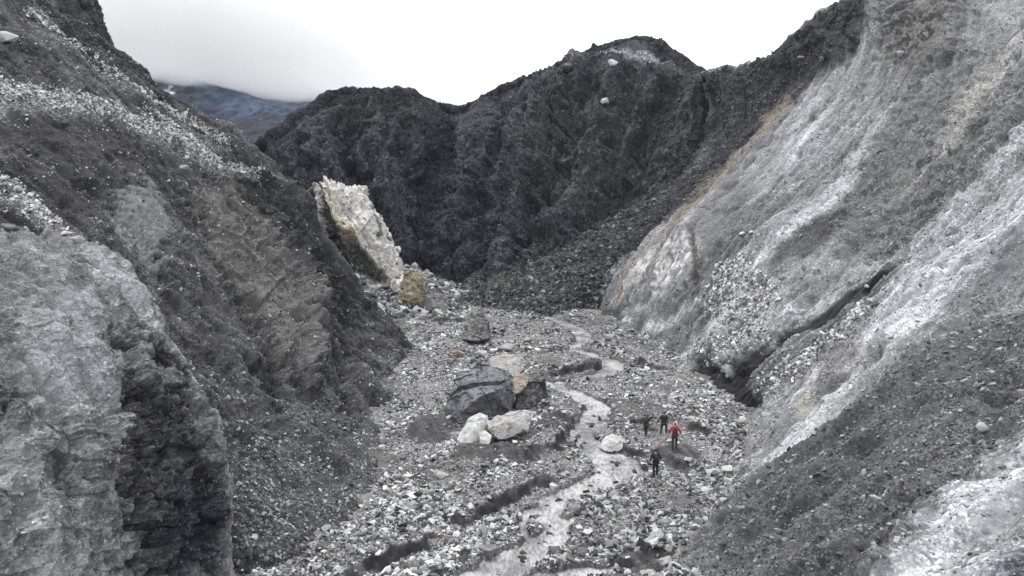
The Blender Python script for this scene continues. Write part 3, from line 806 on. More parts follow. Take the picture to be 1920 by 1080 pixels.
L.D += RM * (1.0 * rug + 1.5 * BL + .6 * BL2)
L.paint(RM, (.04, .04, .044), .75)
RM = L.poly_mask([(130, -30), (200, -20), (260, 130), (180, 110), (110, 40)], 14, 10)
L.D += RM * (1.2 * rug + 1.5 * BL + .6 * BL2); L.paint(RM, (.055, .055, .056), .8)
RM = L.poly_mask([(440, 420), (540, 430), (600, 560), (605, 720), (560, 700), (500, 640), (440, 520)], 12, 14)
L.D += RM * (1.1 * rug + .9 * BL + .5 * BL2)
L.paint(L.poly_mask([(480, 665), (530, 650), (540, 720), (500, 715)], 5), (.02, .022, .026), .9, disp=-.6)  # hollow pressed in, its shadow painted near black
for s_ in ([(590, 520, 10), (640, 620, 10), (700, 700, 8)], [(610, 480, 8), (690, 590, 8), (770, 650, 6)], [(520, 640, 6), (600, 760, 9), (680, 850, 8)]):
    L.paint(L.stroke_mask(s_, .8, .8), (.045, .045, .048), .7, disp=-.35)
L.paint(L.poly_mask([(470, 760), (600, 740), (700, 780), (740, 860), (700, 960), (560, 1060), (460, 1080), (440, 900)], 40, 30), (.095, .095, .097), .8, grit=1, dens=.8)
L.D *= 1 - .5 * L.poly_mask([(470, 760), (600, 740), (700, 780), (760, 860), (720, 960), (560, 1060), (460, 1080), (440, 900)], 30, 20)
L.paint(L.stroke_mask([(455, 900, 14), (520, 1000, 26), (560, 1050, 20)], .9, .9), (.13, .13, .13), .5, dens=2)
for s_, d_ in (([(530, 410, 22), (590, 540, 24), (606, 640, 18), (600, 712, 8)], 1.3), ([(628, 470, 10), (665, 560, 11), (655, 650, 13), (668, 750, 14)], -1.1), ([(430, 480, 10), (500, 600, 14), (560, 700, 10)], -.7),
               ([(330, 540, 16), (480, 720, 20), (640, 860, 14)], .7), ([(560, 330, 18), (640, 460, 16), (700, 560, 14)], .9), ([(180, 330, 22), (300, 470, 20), (420, 600, 18)], -.8), ([(320, 250, 16), (430, 360, 14), (500, 450, 12)], -.7)):
    L.D += d_ * L.stroke_mask(s_, .9, .8)
L.crest(.0, .1); L.P[..., 2] += .0
L.build("left_hillside", M_left)

# ------------------------------------------------------------------ near shale buttress, lower left
N0 = [(122, 434, 37), (208, 492, 35), (297, 567, 33), (384, 680, 31), (428, 800, 29.4), (454, 930, 28), (446, 1090, 27.2)]
N0w = [at(*p) for p in N0]
dn = lambda c: c + [(c[-1] if isinstance(c[-1], np.ndarray) else at(*c[-1])) + np.array([.3, -1.2, -6.])]
C = Patch([
    dn([p + np.array([-12, 12, -9.]) for p in N0w]), dn([p + np.array([-3.5, 4.5, -3.]) for p in N0w]),
    dn(N0w),
    dn([(70, 428, 34.5), (150, 490, 32), (240, 575, 30), (310, 690, 28.6), (345, 810, 27.2), (385, 940, 26.2), (385, 1090, 25.4)]),
    dn([(-10, 428, 32), (70, 500, 29.5), (165, 600, 27.5), (235, 710, 26.3), (260, 840, 25), (290, 970, 24.2), (290, 1110, 23.4)]),
    dn([(-150, 436, 29), (-60, 520, 26.5), (40, 630, 24.6), (115, 750, 23.5), (150, 870, 22.3), (170, 990, 21.4), (170, 1120, 20.6)]),
    dn([(-300, 440, 27), (-200, 540, 24.4), (-90, 650, 22.6), (-10, 770, 21.5), (30, 890, 20.3), (50, 1000, 19.4), (50, 1130, 18.6)]),
    dn([(-600, 440, 23), (-450, 560, 21), (-330, 680, 19.4), (-230, 800, 18.5), (-180, 910, 17.5), (-150, 1020, 16.5), (-140, 1150, 15.8)]),
], 820, 900)
C.col[:] = (.185, .185, .186)
s1 = fbm(np.stack([C.U * .5, C.V * .1, C.U * 0], -1), 1, 5, .6)
# shale beds: thin ledges, gently tilted and wavy
Pb = C.P @ np.array([[.96, 0, -.28], [0, 1, 0], [.28, 0, .96]])
wv = fbm(C.P, .18, 3)
bed = fbm(np.stack([Pb[..., 0] * .55, Pb[..., 1] * .55, Pb[..., 2] * 4.2 + 3.0 * wv], -1), 1, 5, .62)
bed2 = fbm(np.stack([Pb[..., 0] * .9, Pb[..., 1] * .9, Pb[..., 2] * 1.9 + 2 * wv], -1) + 9, 1, 5, .6, True)
C.col *= (1 + .35 * s1 + .3 * C.fine + .25 * bed)[..., None]
BC = .6 * blocks(C.P, 1.2, 9, 1.8); BC2 = .3 * blocks(C.P, .5, 10, 2.2); BC3 = .2 * blocks(C.P, .2, 11, 2.2)
DM = C.poly_mask([(232, 630), (290, 590), (345, 620), (400, 660), (480, 780), (520, 930), (520, 1130), (330, 1130), (270, 1060), (215, 960), (205, 880), (250, 800), (238, 700)], 26, 46)
DM *= smooth(C.mid + .8 * fbm(C.P, .9, 4, .6) + 1.0 * BC + .1, -.75, -.1)
DM2 = C.poly_mask([(-60, 690), (40, 690), (40, 800), (-60, 820)], 16, 20)
DM3 = C.poly_mask([(60, 800), (200, 760), (300, 740), (250, 900), (100, 930)], 24, 26)
rough = np.clip(DM + .7 * DM3 + .6 * DM2, 0, 1)
C.D += 1.0 * fbm(C.P, .2, 5) + (.03 + .05 * rough) * bed + (.04 + .10 * rough) * bed2 + .05 * C.fine + .14 * C.mid + (.10 + .7 * rough) * BC + (.08 + .34 * rough) * BC2 + (.03 + .12 * rough) * BC3 + .3 * gully(C, .3)
C.col *= np.exp(.35 * C.mid + .25 * C.fine)[..., None]
C.D += -.45 * DM
C.col *= np.exp(1.2 * BC2 + .4 * BC + .9 * BC3)[..., None]
C.grit *= .45
C.paint(DM, np.array([.045, .045, .049]) * np.exp(2.6 * BC2 + 2.4 * BC3)[..., None], .9, grit=.6)
C.paint(DM2, (.09, .09, .09), .7)
C.paint(DM3, (.15, .148, .145), .4)
C.paint(C.stroke_mask([(100, 440, 12), (200, 500, 16), (300, 580, 12), (345, 625, 6)], .7, .8), (.31, .31, .315), .75)
C.paint(C.poly_mask([(40, 530), (180, 540), (230, 640), (220, 760), (130, 780), (60, 700)], 40, 20), (.26, .26, .265), .6)
C.paint(C.poly_mask([(0, 430), (120, 430), (180, 500), (60, 520), (0, 500)], 18, 20), (.16, .16, .16), .6)
C.paint(C.stroke_mask([(-20, 780, 40), (40, 900, 40), (90, 1000, 30)], .9, .8), (.26, .26, .265), .6)
C.paint(C.poly_mask([(345, 700), (400, 720), (425, 800), (380, 790)], 8, 16), (.21, .21, .215), .8, disp=.4)
C.paint(C.poly_mask([(380, 820), (430, 830), (450, 900), (400, 870)], 8, 16), (.17, .17, .175), .7, disp=.35)
C.paint(C.poly_mask([(250, 640), (290, 620), (310, 690), (270, 700)], 8, 16), (.20, .20, .20), .7, disp=.3)
C.paint(C.poly_mask([(300, 930), (440, 900), (460, 1100), (330, 1100)], 20, 26), (.045, .052, .068), .7)
C.build("shale_cliff", M_cliff)

# ------------------------------------------------------------------ far mountain
Fm = Patch([[W(-900, 1500, 60), W(-700, 1100, 150), W(-640, 900, 40), W(-600, 700, -4)],
            [W(-650, 1500, 60), W(-500, 1100, 188), W(-470, 900, 60), W(-420, 650, -4)],
            [W(-450, 1500, 60), W(-380, 1080, 168), W(-350, 880, 60), W(-300, 600, -4)],
            [W(-300, 1500, 60), W(-265, 1060, 126), W(-240, 860, 60), W(-190, 600, -4)],
            [W(-150, 1500, 30), W(-150, 1050, 72), W(-120, 850, 30), W(-80, 600, -4)],
            [W(50, 1500, 40), W(0, 1050, 25), W(0, 850, 10), W(20, 600, -4)]], 380, 260)
Fm.D += 14 * fbm(Fm.P, .01, 6, .6, True) + 4 * fbm(Fm.P, .05, 4)
q = fbm(Fm.P * np.array([1, 1, 1.6]), .02, 6, .65)
Fm.col[:] = (.036, .052, .078); Fm.col *= np.exp(2.2 * q)[..., None]  # blue of the distant air is put into the albedo
sn = smooth(fbm(Fm.P + 200, .018, 6, .7), .28, .42)[..., None]
Fm.col = Fm.col * (1 - sn) + np.array([.4, .41, .42]) * sn
Fm.build("far_mountain", M_back)

# low cloud resting on the mountain: a closed wedge of even vapour, thin at its lower lip
M_cloud = bpy.data.materials.new("low_cloud"); M_cloud.use_nodes = True
n, l = M_cloud.node_tree.nodes, M_cloud.node_tree.links; n.remove(n["Principled BSDF"])
pv = n.new("ShaderNodeVolumePrincipled"); pv.inputs["Color"].default_value = (1, 1, 1, 1)
pv.inputs["Density"].default_value = .042; pv.inputs["Anisotropy"].default_value = .87
l.new(pv.outputs[0], n["Material Output"].inputs["Volume"])
ring = 40; ns = 60; V = []
xs = np.linspace(-600, -20, ns)
for i, x in enumerate(xs):
    f = (x + 600) / 580.0
    zl = np.interp(x, [-600, -333, -263, -184, -20], [114, 108, 95, 85, 76]) + 2.5 * math.sin(x * .06)
    th = (1 - (2 * f - 1) ** 2) ** .8
    sec = [(780, zl), (738, zl + 10), (695, zl + 32), (680, zl + 95), (700, zl + 140), (780, zl + 165), (835, zl + 140), (840, zl + 90), (830, zl + 28), (808, zl + 8)]
    sec = crom(np.array(sec + sec[:1], float), ring + 1)[:ring]
    for y, z in sec: V.append((x, 780 + (y - 780) * max(th, .02), z))
V = np.array(V); V += 5 * np.stack([pn(V * .03), pn(V * .03 + 9), pn(V * .03 + 20)], -1)
Fc = []
for i in range(ns - 1):
    for j in range(ring): Fc.append((i * ring + j, i * ring + (j + 1) % ring, (i + 1) * ring + (j + 1) % ring, (i + 1) * ring + j))
bm = bmesh.new(); vs = [bm.verts.new(v) for v in V]
for f in Fc: bm.faces.new([vs[k] for k in f])
bm.faces.new(vs[:ring][::-1]); bm.faces.new(vs[-ring:])
bmesh.ops.recalc_face_normals(bm, faces=bm.faces[:])
me = bpy.data.meshes.new("cloud_bank"); bm.to_mesh(me); bm.free(); me.materials.append(M_cloud)
tag(link("cloud_bank", me), "low white cloud hiding the top of the far blue mountain", None, kind='stuff')

# haze
M_haze = bpy.data.materials.new("haze"); M_haze.use_nodes = True
n, l = M_haze.node_tree.nodes, M_haze.node_tree.links; n.remove(n["Principled BSDF"])
pv = n.new("ShaderNodeVolumePrincipled"); pv.inputs["Color"].default_value = (.80, .88, 1, 1)
pv.inputs["Density"].default_value = 0.00006; pv.inputs["Anisotropy"].default_value = .1
l.new(pv.outputs[0], n["Material Output"].inputs["Volume"])
# ------------------------------------------------------------------ apron of blocks under the pale outcrop
A = Patch([
    [(560, 440, 122), (600, 470, 112), (655, 522, 105), (715, 580, 98), (770, 618, 92), W(-11, 86, -2)],
    [(640, 470, 123), (680, 492, 113), (720, 532, 106), (768, 578, 99), (810, 612, 93), W(-8, 86, -2)],
    [(740, 490, 124), (755, 508, 114), (780, 540, 107), (820, 578, 100), (855, 610, 94), W(-5, 87, -2)],
    [(810, 515, 124), (818, 532, 114), (848, 556, 108), (880, 582, 101), (905, 608, 95), W(-2, 88, -2)],
    [(860, 540, 124), (865, 552, 116), (890, 568, 110), (915, 586, 103), (940, 606, 96), W(1, 89, -2)],
], 260, 200)
A.col[:] = (.14, .14, .145); A.col *= (1 + .6 * A.fine)[..., None]
A.D += .5 * fbm(A.P, .25, 4) + .3 * A.fine
A.paint(A.stroke_mask([(800, 575, 6), (860, 582, 6), (900, 590, 3)], .6, .8), (.33, .30, .20), .7)
A.paint(A.stroke_mask([(740, 580, 3), (790, 582, 3)], .5, .6), (.03, .03, .03), .9, disp=-.3)
A.build("rubble_apron", M_back)

# ------------------------------------------------------------------ pale outcrop
O = Patch([
    [W(-36, 125, 10), (585, 352, 118), (588, 400, 114), (600, 460, 110), (640, 530, 106), W(-22, 100, -1)],
    [W(-34, 127, 14), (600, 346, 115), (606, 395, 110), (630, 455, 107), (665, 525, 104.5), W(-20, 99, -1)],
    [W(-30, 128, 14), (618, 338, 115), (640, 395, 110), (668, 455, 107.5), (695, 522, 104.5), W(-18, 99, -1)],
    [W(-27, 128, 14), (648, 348, 115), (672, 402, 110.5), (700, 462, 108), (722, 522, 105), W(-16, 100, -1)],
    [W(-25, 130, 14), (682, 352, 117), (705, 412, 112.5), (738, 470, 109.5), (754, 520, 106.5), W(-14, 101, -1)],
    [W(-23, 132, 10), (690, 368, 122), (716, 425, 118), (752, 478, 115), (764, 524, 111), W(-12, 106, -1)],
], 320, 340)
O.col[:] = (.40, .39, .365)
sO = fbm(np.stack([O.U * .9, O.V * .12, O.U * 0], -1), 1, 5, .6)
O.col *= (1 + .22 * sO + .2 * O.fine)[..., None]
O.D += .5 * sO + .9 * fbm(O.P, .12, 4, .5) + .12 * O.fine + .3 * O.mid + .3 * gully(O, .35) + .5 * blocks(O.P, 2.2, 12) + .2 * blocks(O.P, .8, 13)
O.col *= np.exp(.25 * O.mid)[..., None]
O.grit *= .25
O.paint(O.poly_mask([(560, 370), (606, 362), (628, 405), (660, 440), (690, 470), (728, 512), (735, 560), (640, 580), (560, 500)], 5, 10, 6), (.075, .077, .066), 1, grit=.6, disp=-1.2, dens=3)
O.paint(O.stroke_mask([(606, 350, 4), (632, 400, 9), (665, 440, 6)], .7, .8), (.43, .39, .27), .6)
O.paint(O.stroke_mask([(640, 430, 6), (665, 445, 6)], .6, .6), (.30, .25, .19), .8)
O.paint(O.stroke_mask([(655, 505, 5), (700, 518, 8), (740, 522, 6)], .6, .8), (.36, .35, .33), .7)
O.paint(O.stroke_mask([(655, 385, 4), (680, 430, 6), (720, 480, 5)], .6, .8), (.27, .26, .25), .6)
O.paint(O.stroke_mask([(700, 385, 6), (712, 440, 5)], .5, .6), (.07, .07, .075), .8)
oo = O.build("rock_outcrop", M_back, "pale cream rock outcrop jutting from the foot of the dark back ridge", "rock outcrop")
oo["kind"] = "thing"

SURF = [(p.P[::2, ::2].reshape(-1, 3), p.px[::2, ::2].ravel(), p.py[::2, ::2].ravel()) for p in (R, B, K, L, C, A, O)]
SURF.append((FP.reshape(-1, 3), fpx.ravel(), fpy.ravel()))
def surf(px, py):
    """nearest ground seen along the sight line through a photograph pixel"""
    best = None
    for P, u, v in SURF:
        d = (u - px) ** 2 + (v - py) ** 2
        m = np.nonzero((d < 16) & (P[:, 1] > 5))[0]
        if len(m):
            k = m[np.argmin(P[m, 1] + d[m] * .02)]
            if best is None or P[k, 1] < best[1]: best = P[k]
    return np.array(best if best is not None else fpt(px, py))

# ------------------------------------------------------------------ merged small rubble
def in_floor_view(n):
    """random floor spots, even over what the camera sees"""
    a = rng.uniform(-.40, .30, n); y = np.exp(rng.uniform(math.log(30), math.log(125), n)); return a * y, y

TOE_P = np.concatenate([q.P[::4, ::4].reshape(-1, 3) for q in (R, L, C)])
def covered(x, y):
    """ground already buried under a hillside"""
    gx = np.clip(((x + 60) / .8).astype(int), 0, 149); gy = np.clip((y / .8).astype(int), 0, 187)
    return HT[gx, gy]
HT = np.full((150, 188), -9.0)
gx = ((TOE_P[:, 0] + 60) / .8).astype(int); gy = (TOE_P[:, 1] / .8).astype(int)
ok = (gx >= 0) & (gx < 150) & (gy >= 0) & (gy < 188)
np.maximum.at(HT, (gx[ok], gy[ok]), TOE_P[ok, 2])

n = 190000
x, y = in_floor_view(n)
z, dk, ch, nb = floor_parts(x, y)
P3 = np.stack([x, y, z * 0], -1)
cover = fbm(P3, .16, 4) + .25 * fbm(P3 + 31, .8, 4, .6)
keepp = (rng.uniform(0, 1, n) > .93 * till_mask(x, y)) & (ch < .22) & (dk < .3 + .15 * rng.normal(size=n)) & (z > covered(x, y) - .15) & (rng.uniform(0, 1, n) < 1 - .62 * smooth(cover, .02, .3))
x, y, z, cover = x[keepp], y[keepp], z[keepp], cover[keepp]
n = len(x)
n = len(x)
zone = smooth(fbm(np.stack([x, y, x * 0 + 40], -1), .22, 4), -.3, .35)
size = np.maximum(powsize(n, .042, .30, 2.6) * (.5 + 1.0 * zone), .62 * y / FPX)
f = smooth(fbm(np.stack([x, y, x * 0 + 3], -1), .09, 3), -.35, .35)
bright = np.where((x < -1.5 * y / 30), 1.0, .85)
col = tones(n, .07, .56, .5) * (bright * (.75 + .4 * f))[:, None]
rubble("floor_rubble", np.stack([x, y, z + .02], 1), size, col, None, "loose grey and white rubble strewn over the valley floor", None, .12)
# wet stones in the water
n = 900
x, y = in_floor_view(n * 5); z, dk, ch, nb = floor_parts(x, y); m = (ch > .3) & (rng.uniform(0, 1, len(x)) < .5); x, y = x[m], y[m]
rubble("stream_rubble", np.stack([x, y, plane_z(y) - .12], 1), powsize(len(x), .08, .34, 2.0), tones(len(x), .03, .2, .2), None, "wet stones breaking the surface of the stream")
scatter(R, 105000, .03, .22, "right_rubble", "loose stones scattered over the pale right hillside", None, .42, .06, .42, 2.7, .45)
def band(patch, mask, n, a, b, name, label, **k):
    old = patch.dens; patch.dens = mask; scatter(patch, n, a, b, name, label, None, **k); patch.dens = old
lb = np.maximum(np.maximum(L.stroke_mask([(-40, 160, 34), (100, 178, 26), (200, 200, 22), (300, 245, 34), (400, 295, 26), (480, 322, 12)], .9, 1.3), .5 * L.stroke_mask([(60, 20, 12), (200, 130, 14), (330, 215, 16), (430, 262, 8)], .9, 1.2)), .6 * L.stroke_mask([(-40, 330, 26), (40, 370, 26), (120, 430, 12)], .9, 1.2))
band(L, lb, 15000, .07, .30, "pale_rubble", "band of pale rubble crossing the dark left hillside", pale=.5, dark=.08, frac=.6, e=2.4)
rb = np.maximum(R.poly_mask([(1300, 650), (1335, 640), (1400, 635), (1380, 655), (1350, 675), (1320, 672)], 4), .5 * R.poly_mask([(1330, 560), (1340, 500), (1400, 480), (1470, 540), (1420, 620), (1350, 640)], 8))
rb = np.maximum(rb, .5 * R.poly_mask([(1440, 700), (1500, 655), (1570, 610), (1640, 570), (1590, 630), (1500, 700), (1450, 735), (1425, 730)], 5))
rb = np.maximum(rb, .7 * R.stroke_mask([(1110, 600, 10), (1170, 630, 12), (1230, 665, 14), (1265, 690, 14)], .8, 1))
band(R, rb, 9000, .08, .34, "terrace_rubble", "pale rubble on the small terrace above the black cut", pale=.55, dark=.1, frac=.6, e=2.3)
scatter(L, 80000, .03, .2, "left_rubble", "loose stones scattered over the dark left hillside", None, .46, .035, .4, 2.7, .25)
scatter(C, 15000, .02, .08, "cliff_rubble", "small chips lying on the near shale buttress", None, .33, .05, .3, 2.8, .6)
scatter(B, 22000, .10, .55, "ridge_rubble", "blocks scattered over the dark back ridge", None, .2, .03, .22, 3.0, .5)
scatter(K, 22000, .10, .55, "cone_rubble", "blocky debris covering the cone below the ridge", None, .24, .03, .3, 2.5, .15)
scatter(A, 5200, .15, .9, "apron_rubble", "pale blocks piled under the cream outcrop", None, .45, .05, .5, 2.4, .1)
scatter(O, 700, .1, .5, "outcrop_rubble", "dark blocks caught on the cream outcrop", None, .25, .05, .3, 2.6, .3)

# ------------------------------------------------------------------ single boulders
def rock_mesh(name, pts, mat, edge, disp, seed=0, strata=0.0, bevel=0.0, crack=0.0):
    """convex hull of world points, cut fine and roughened; returned about its own base"""
    pts = np.array(pts, float)
    base = np.array([pts[:, 0].mean(), pts[:, 1].mean(), pts[:, 2].min()])
    bm = bmesh.new(); vs = [bm.verts.new(p - base) for p in pts]
    bmesh.ops.convex_hull(bm, input=vs)
    for v in [v for v in bm.verts if not v.link_faces]: bm.verts.remove(v)
    if bevel: bmesh.ops.bevel(bm, geom=bm.edges[:] + bm.verts[:], offset=bevel, segments=1, affect='EDGES', clamp_overlap=True)
    bmesh.ops.triangulate(bm, faces=bm.faces[:])
    for k in range(6):
        es = [e for e in bm.edges if e.calc_length() > edge]
        if not es: break
        bmesh.ops.subdivide_edges(bm, edges=es, cuts=1); bmesh.ops.triangulate(bm, faces=[f for f in bm.faces if len(f.verts) > 3])
    bmesh.ops.recalc_face_normals(bm, faces=bm.faces[:])
    bm.normal_update()
    V = np.array([v.co[:] for v in bm.verts]); N = np.array([v.normal[:] for v in bm.verts])
    Q = (V + seed * 13.7) * np.array([1, 1, 1 + strata]); sc_ = .55 / (edge * 4)
    d = disp * (fbm(Q, sc_, 4, .55) + .7 * fbm(Q + 9, sc_ * .6, 3, .5, True))
    ext = np.ptp(V, axis=0).max()
    d = d + crack * (blocks(V + seed, ext * .22, 30 + seed % 7) + .5 * blocks(V + seed, ext * .1, 40 + seed % 5))
    V = V + N * d[:, None]
    for v, p in zip(bm.verts, V): v.co = p
    me = bpy.data.meshes.new(name); bm.to_mesh(me); bm.free(); me.materials.append(mat)
    return me, base

def boulder(name, pxpts, mat, label, cat="boulder", edge=.22, disp=.12, back=None, strata=0.0, group=None, bevel=.035, crk=.022):
    pts = [at(*p) for p in pxpts]
    if back:
        c = np.mean(pts, 0)
        for p in list(pts): pts.append(c + (p - c) * np.array([.8, 1, .72]) + np.array([0, back, 0]))
    ex = np.ptp(np.array(pts), axis=0).max()
    me, base = rock_mesh(name, pts, mat, edge * .6, disp, len(pts), strata, bevel, ex * crk)
    return tag(link(name, me, None, base), label, cat, group)

M_slate = rock_mat("blue_slate", (.032, .034, .04), (.10, .107, .12), 1.1, 3.0, (.13, .14, .15), bump=.8, top=(.21, .225, .245), tr=(.25, .65))  # top: dust on upward faces, brightened in colour to carry the lit plane
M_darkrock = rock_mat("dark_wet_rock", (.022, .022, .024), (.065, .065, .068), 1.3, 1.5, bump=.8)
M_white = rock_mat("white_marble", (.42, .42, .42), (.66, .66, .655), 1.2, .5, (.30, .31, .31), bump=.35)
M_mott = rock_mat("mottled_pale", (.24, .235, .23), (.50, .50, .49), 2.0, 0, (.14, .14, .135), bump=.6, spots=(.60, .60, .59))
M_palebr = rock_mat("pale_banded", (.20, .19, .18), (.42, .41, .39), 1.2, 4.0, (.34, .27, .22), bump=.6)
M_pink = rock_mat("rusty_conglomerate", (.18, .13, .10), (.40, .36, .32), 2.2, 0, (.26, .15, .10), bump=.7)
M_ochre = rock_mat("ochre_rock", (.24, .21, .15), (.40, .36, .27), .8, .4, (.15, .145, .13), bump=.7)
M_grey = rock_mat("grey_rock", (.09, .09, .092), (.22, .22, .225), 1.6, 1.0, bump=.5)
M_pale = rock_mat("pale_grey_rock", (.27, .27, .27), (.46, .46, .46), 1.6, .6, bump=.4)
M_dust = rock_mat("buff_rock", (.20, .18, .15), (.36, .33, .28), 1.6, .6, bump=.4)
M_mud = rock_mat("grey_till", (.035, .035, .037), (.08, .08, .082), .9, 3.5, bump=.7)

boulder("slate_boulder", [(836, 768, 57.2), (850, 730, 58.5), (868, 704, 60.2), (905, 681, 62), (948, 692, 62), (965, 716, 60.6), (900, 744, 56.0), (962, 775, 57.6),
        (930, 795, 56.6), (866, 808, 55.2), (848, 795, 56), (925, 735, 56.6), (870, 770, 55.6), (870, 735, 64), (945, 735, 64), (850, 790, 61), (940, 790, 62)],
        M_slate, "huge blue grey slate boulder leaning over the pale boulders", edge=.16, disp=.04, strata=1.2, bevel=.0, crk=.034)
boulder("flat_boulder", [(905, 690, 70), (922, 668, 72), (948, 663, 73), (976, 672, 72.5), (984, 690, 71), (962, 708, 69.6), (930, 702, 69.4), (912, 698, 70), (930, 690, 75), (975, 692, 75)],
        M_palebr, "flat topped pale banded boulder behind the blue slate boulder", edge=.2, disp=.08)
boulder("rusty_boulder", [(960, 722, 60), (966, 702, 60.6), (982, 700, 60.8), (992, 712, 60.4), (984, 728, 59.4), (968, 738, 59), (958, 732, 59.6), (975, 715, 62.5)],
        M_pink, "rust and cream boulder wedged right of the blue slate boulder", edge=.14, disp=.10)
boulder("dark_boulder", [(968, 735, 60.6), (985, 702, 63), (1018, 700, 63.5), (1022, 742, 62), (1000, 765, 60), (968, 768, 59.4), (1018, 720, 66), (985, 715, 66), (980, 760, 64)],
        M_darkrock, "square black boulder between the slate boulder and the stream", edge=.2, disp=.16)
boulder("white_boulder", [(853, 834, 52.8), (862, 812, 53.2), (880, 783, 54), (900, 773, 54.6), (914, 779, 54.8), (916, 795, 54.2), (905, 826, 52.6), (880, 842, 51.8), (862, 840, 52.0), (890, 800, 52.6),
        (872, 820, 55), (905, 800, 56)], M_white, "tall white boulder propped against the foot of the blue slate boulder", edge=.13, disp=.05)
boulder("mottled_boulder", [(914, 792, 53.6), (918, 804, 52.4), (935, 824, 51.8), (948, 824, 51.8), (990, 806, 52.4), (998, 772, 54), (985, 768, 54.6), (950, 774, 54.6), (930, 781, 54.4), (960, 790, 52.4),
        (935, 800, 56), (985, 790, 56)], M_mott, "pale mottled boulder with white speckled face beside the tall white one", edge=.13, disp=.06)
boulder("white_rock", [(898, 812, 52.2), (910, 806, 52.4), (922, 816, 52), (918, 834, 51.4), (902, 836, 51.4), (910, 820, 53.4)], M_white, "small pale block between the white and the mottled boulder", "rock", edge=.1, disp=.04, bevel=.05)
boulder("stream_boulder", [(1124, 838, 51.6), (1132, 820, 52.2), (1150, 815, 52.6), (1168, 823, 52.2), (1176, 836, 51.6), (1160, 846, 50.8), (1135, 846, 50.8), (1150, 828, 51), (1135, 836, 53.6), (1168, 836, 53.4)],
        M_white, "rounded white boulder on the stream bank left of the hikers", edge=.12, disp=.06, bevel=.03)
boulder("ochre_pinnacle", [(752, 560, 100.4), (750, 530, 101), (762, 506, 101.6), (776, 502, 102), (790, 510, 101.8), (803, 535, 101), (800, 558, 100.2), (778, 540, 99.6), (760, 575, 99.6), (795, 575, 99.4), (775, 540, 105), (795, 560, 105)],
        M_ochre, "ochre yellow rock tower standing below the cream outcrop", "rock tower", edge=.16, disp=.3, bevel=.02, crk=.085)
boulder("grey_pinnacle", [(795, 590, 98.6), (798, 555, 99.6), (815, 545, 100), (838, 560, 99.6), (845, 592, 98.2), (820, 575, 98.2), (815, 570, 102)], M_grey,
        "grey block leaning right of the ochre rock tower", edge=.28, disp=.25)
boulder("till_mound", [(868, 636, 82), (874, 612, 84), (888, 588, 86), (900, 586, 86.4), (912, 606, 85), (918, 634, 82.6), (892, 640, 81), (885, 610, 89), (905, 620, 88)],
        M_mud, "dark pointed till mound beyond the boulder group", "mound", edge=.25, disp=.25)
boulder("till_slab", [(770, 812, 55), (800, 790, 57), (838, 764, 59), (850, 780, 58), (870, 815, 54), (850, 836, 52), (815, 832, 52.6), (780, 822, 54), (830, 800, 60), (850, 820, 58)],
        M_mud, "dark smooth till slab left of the tall white boulder", "slab", edge=.2, disp=.14, bevel=.1)

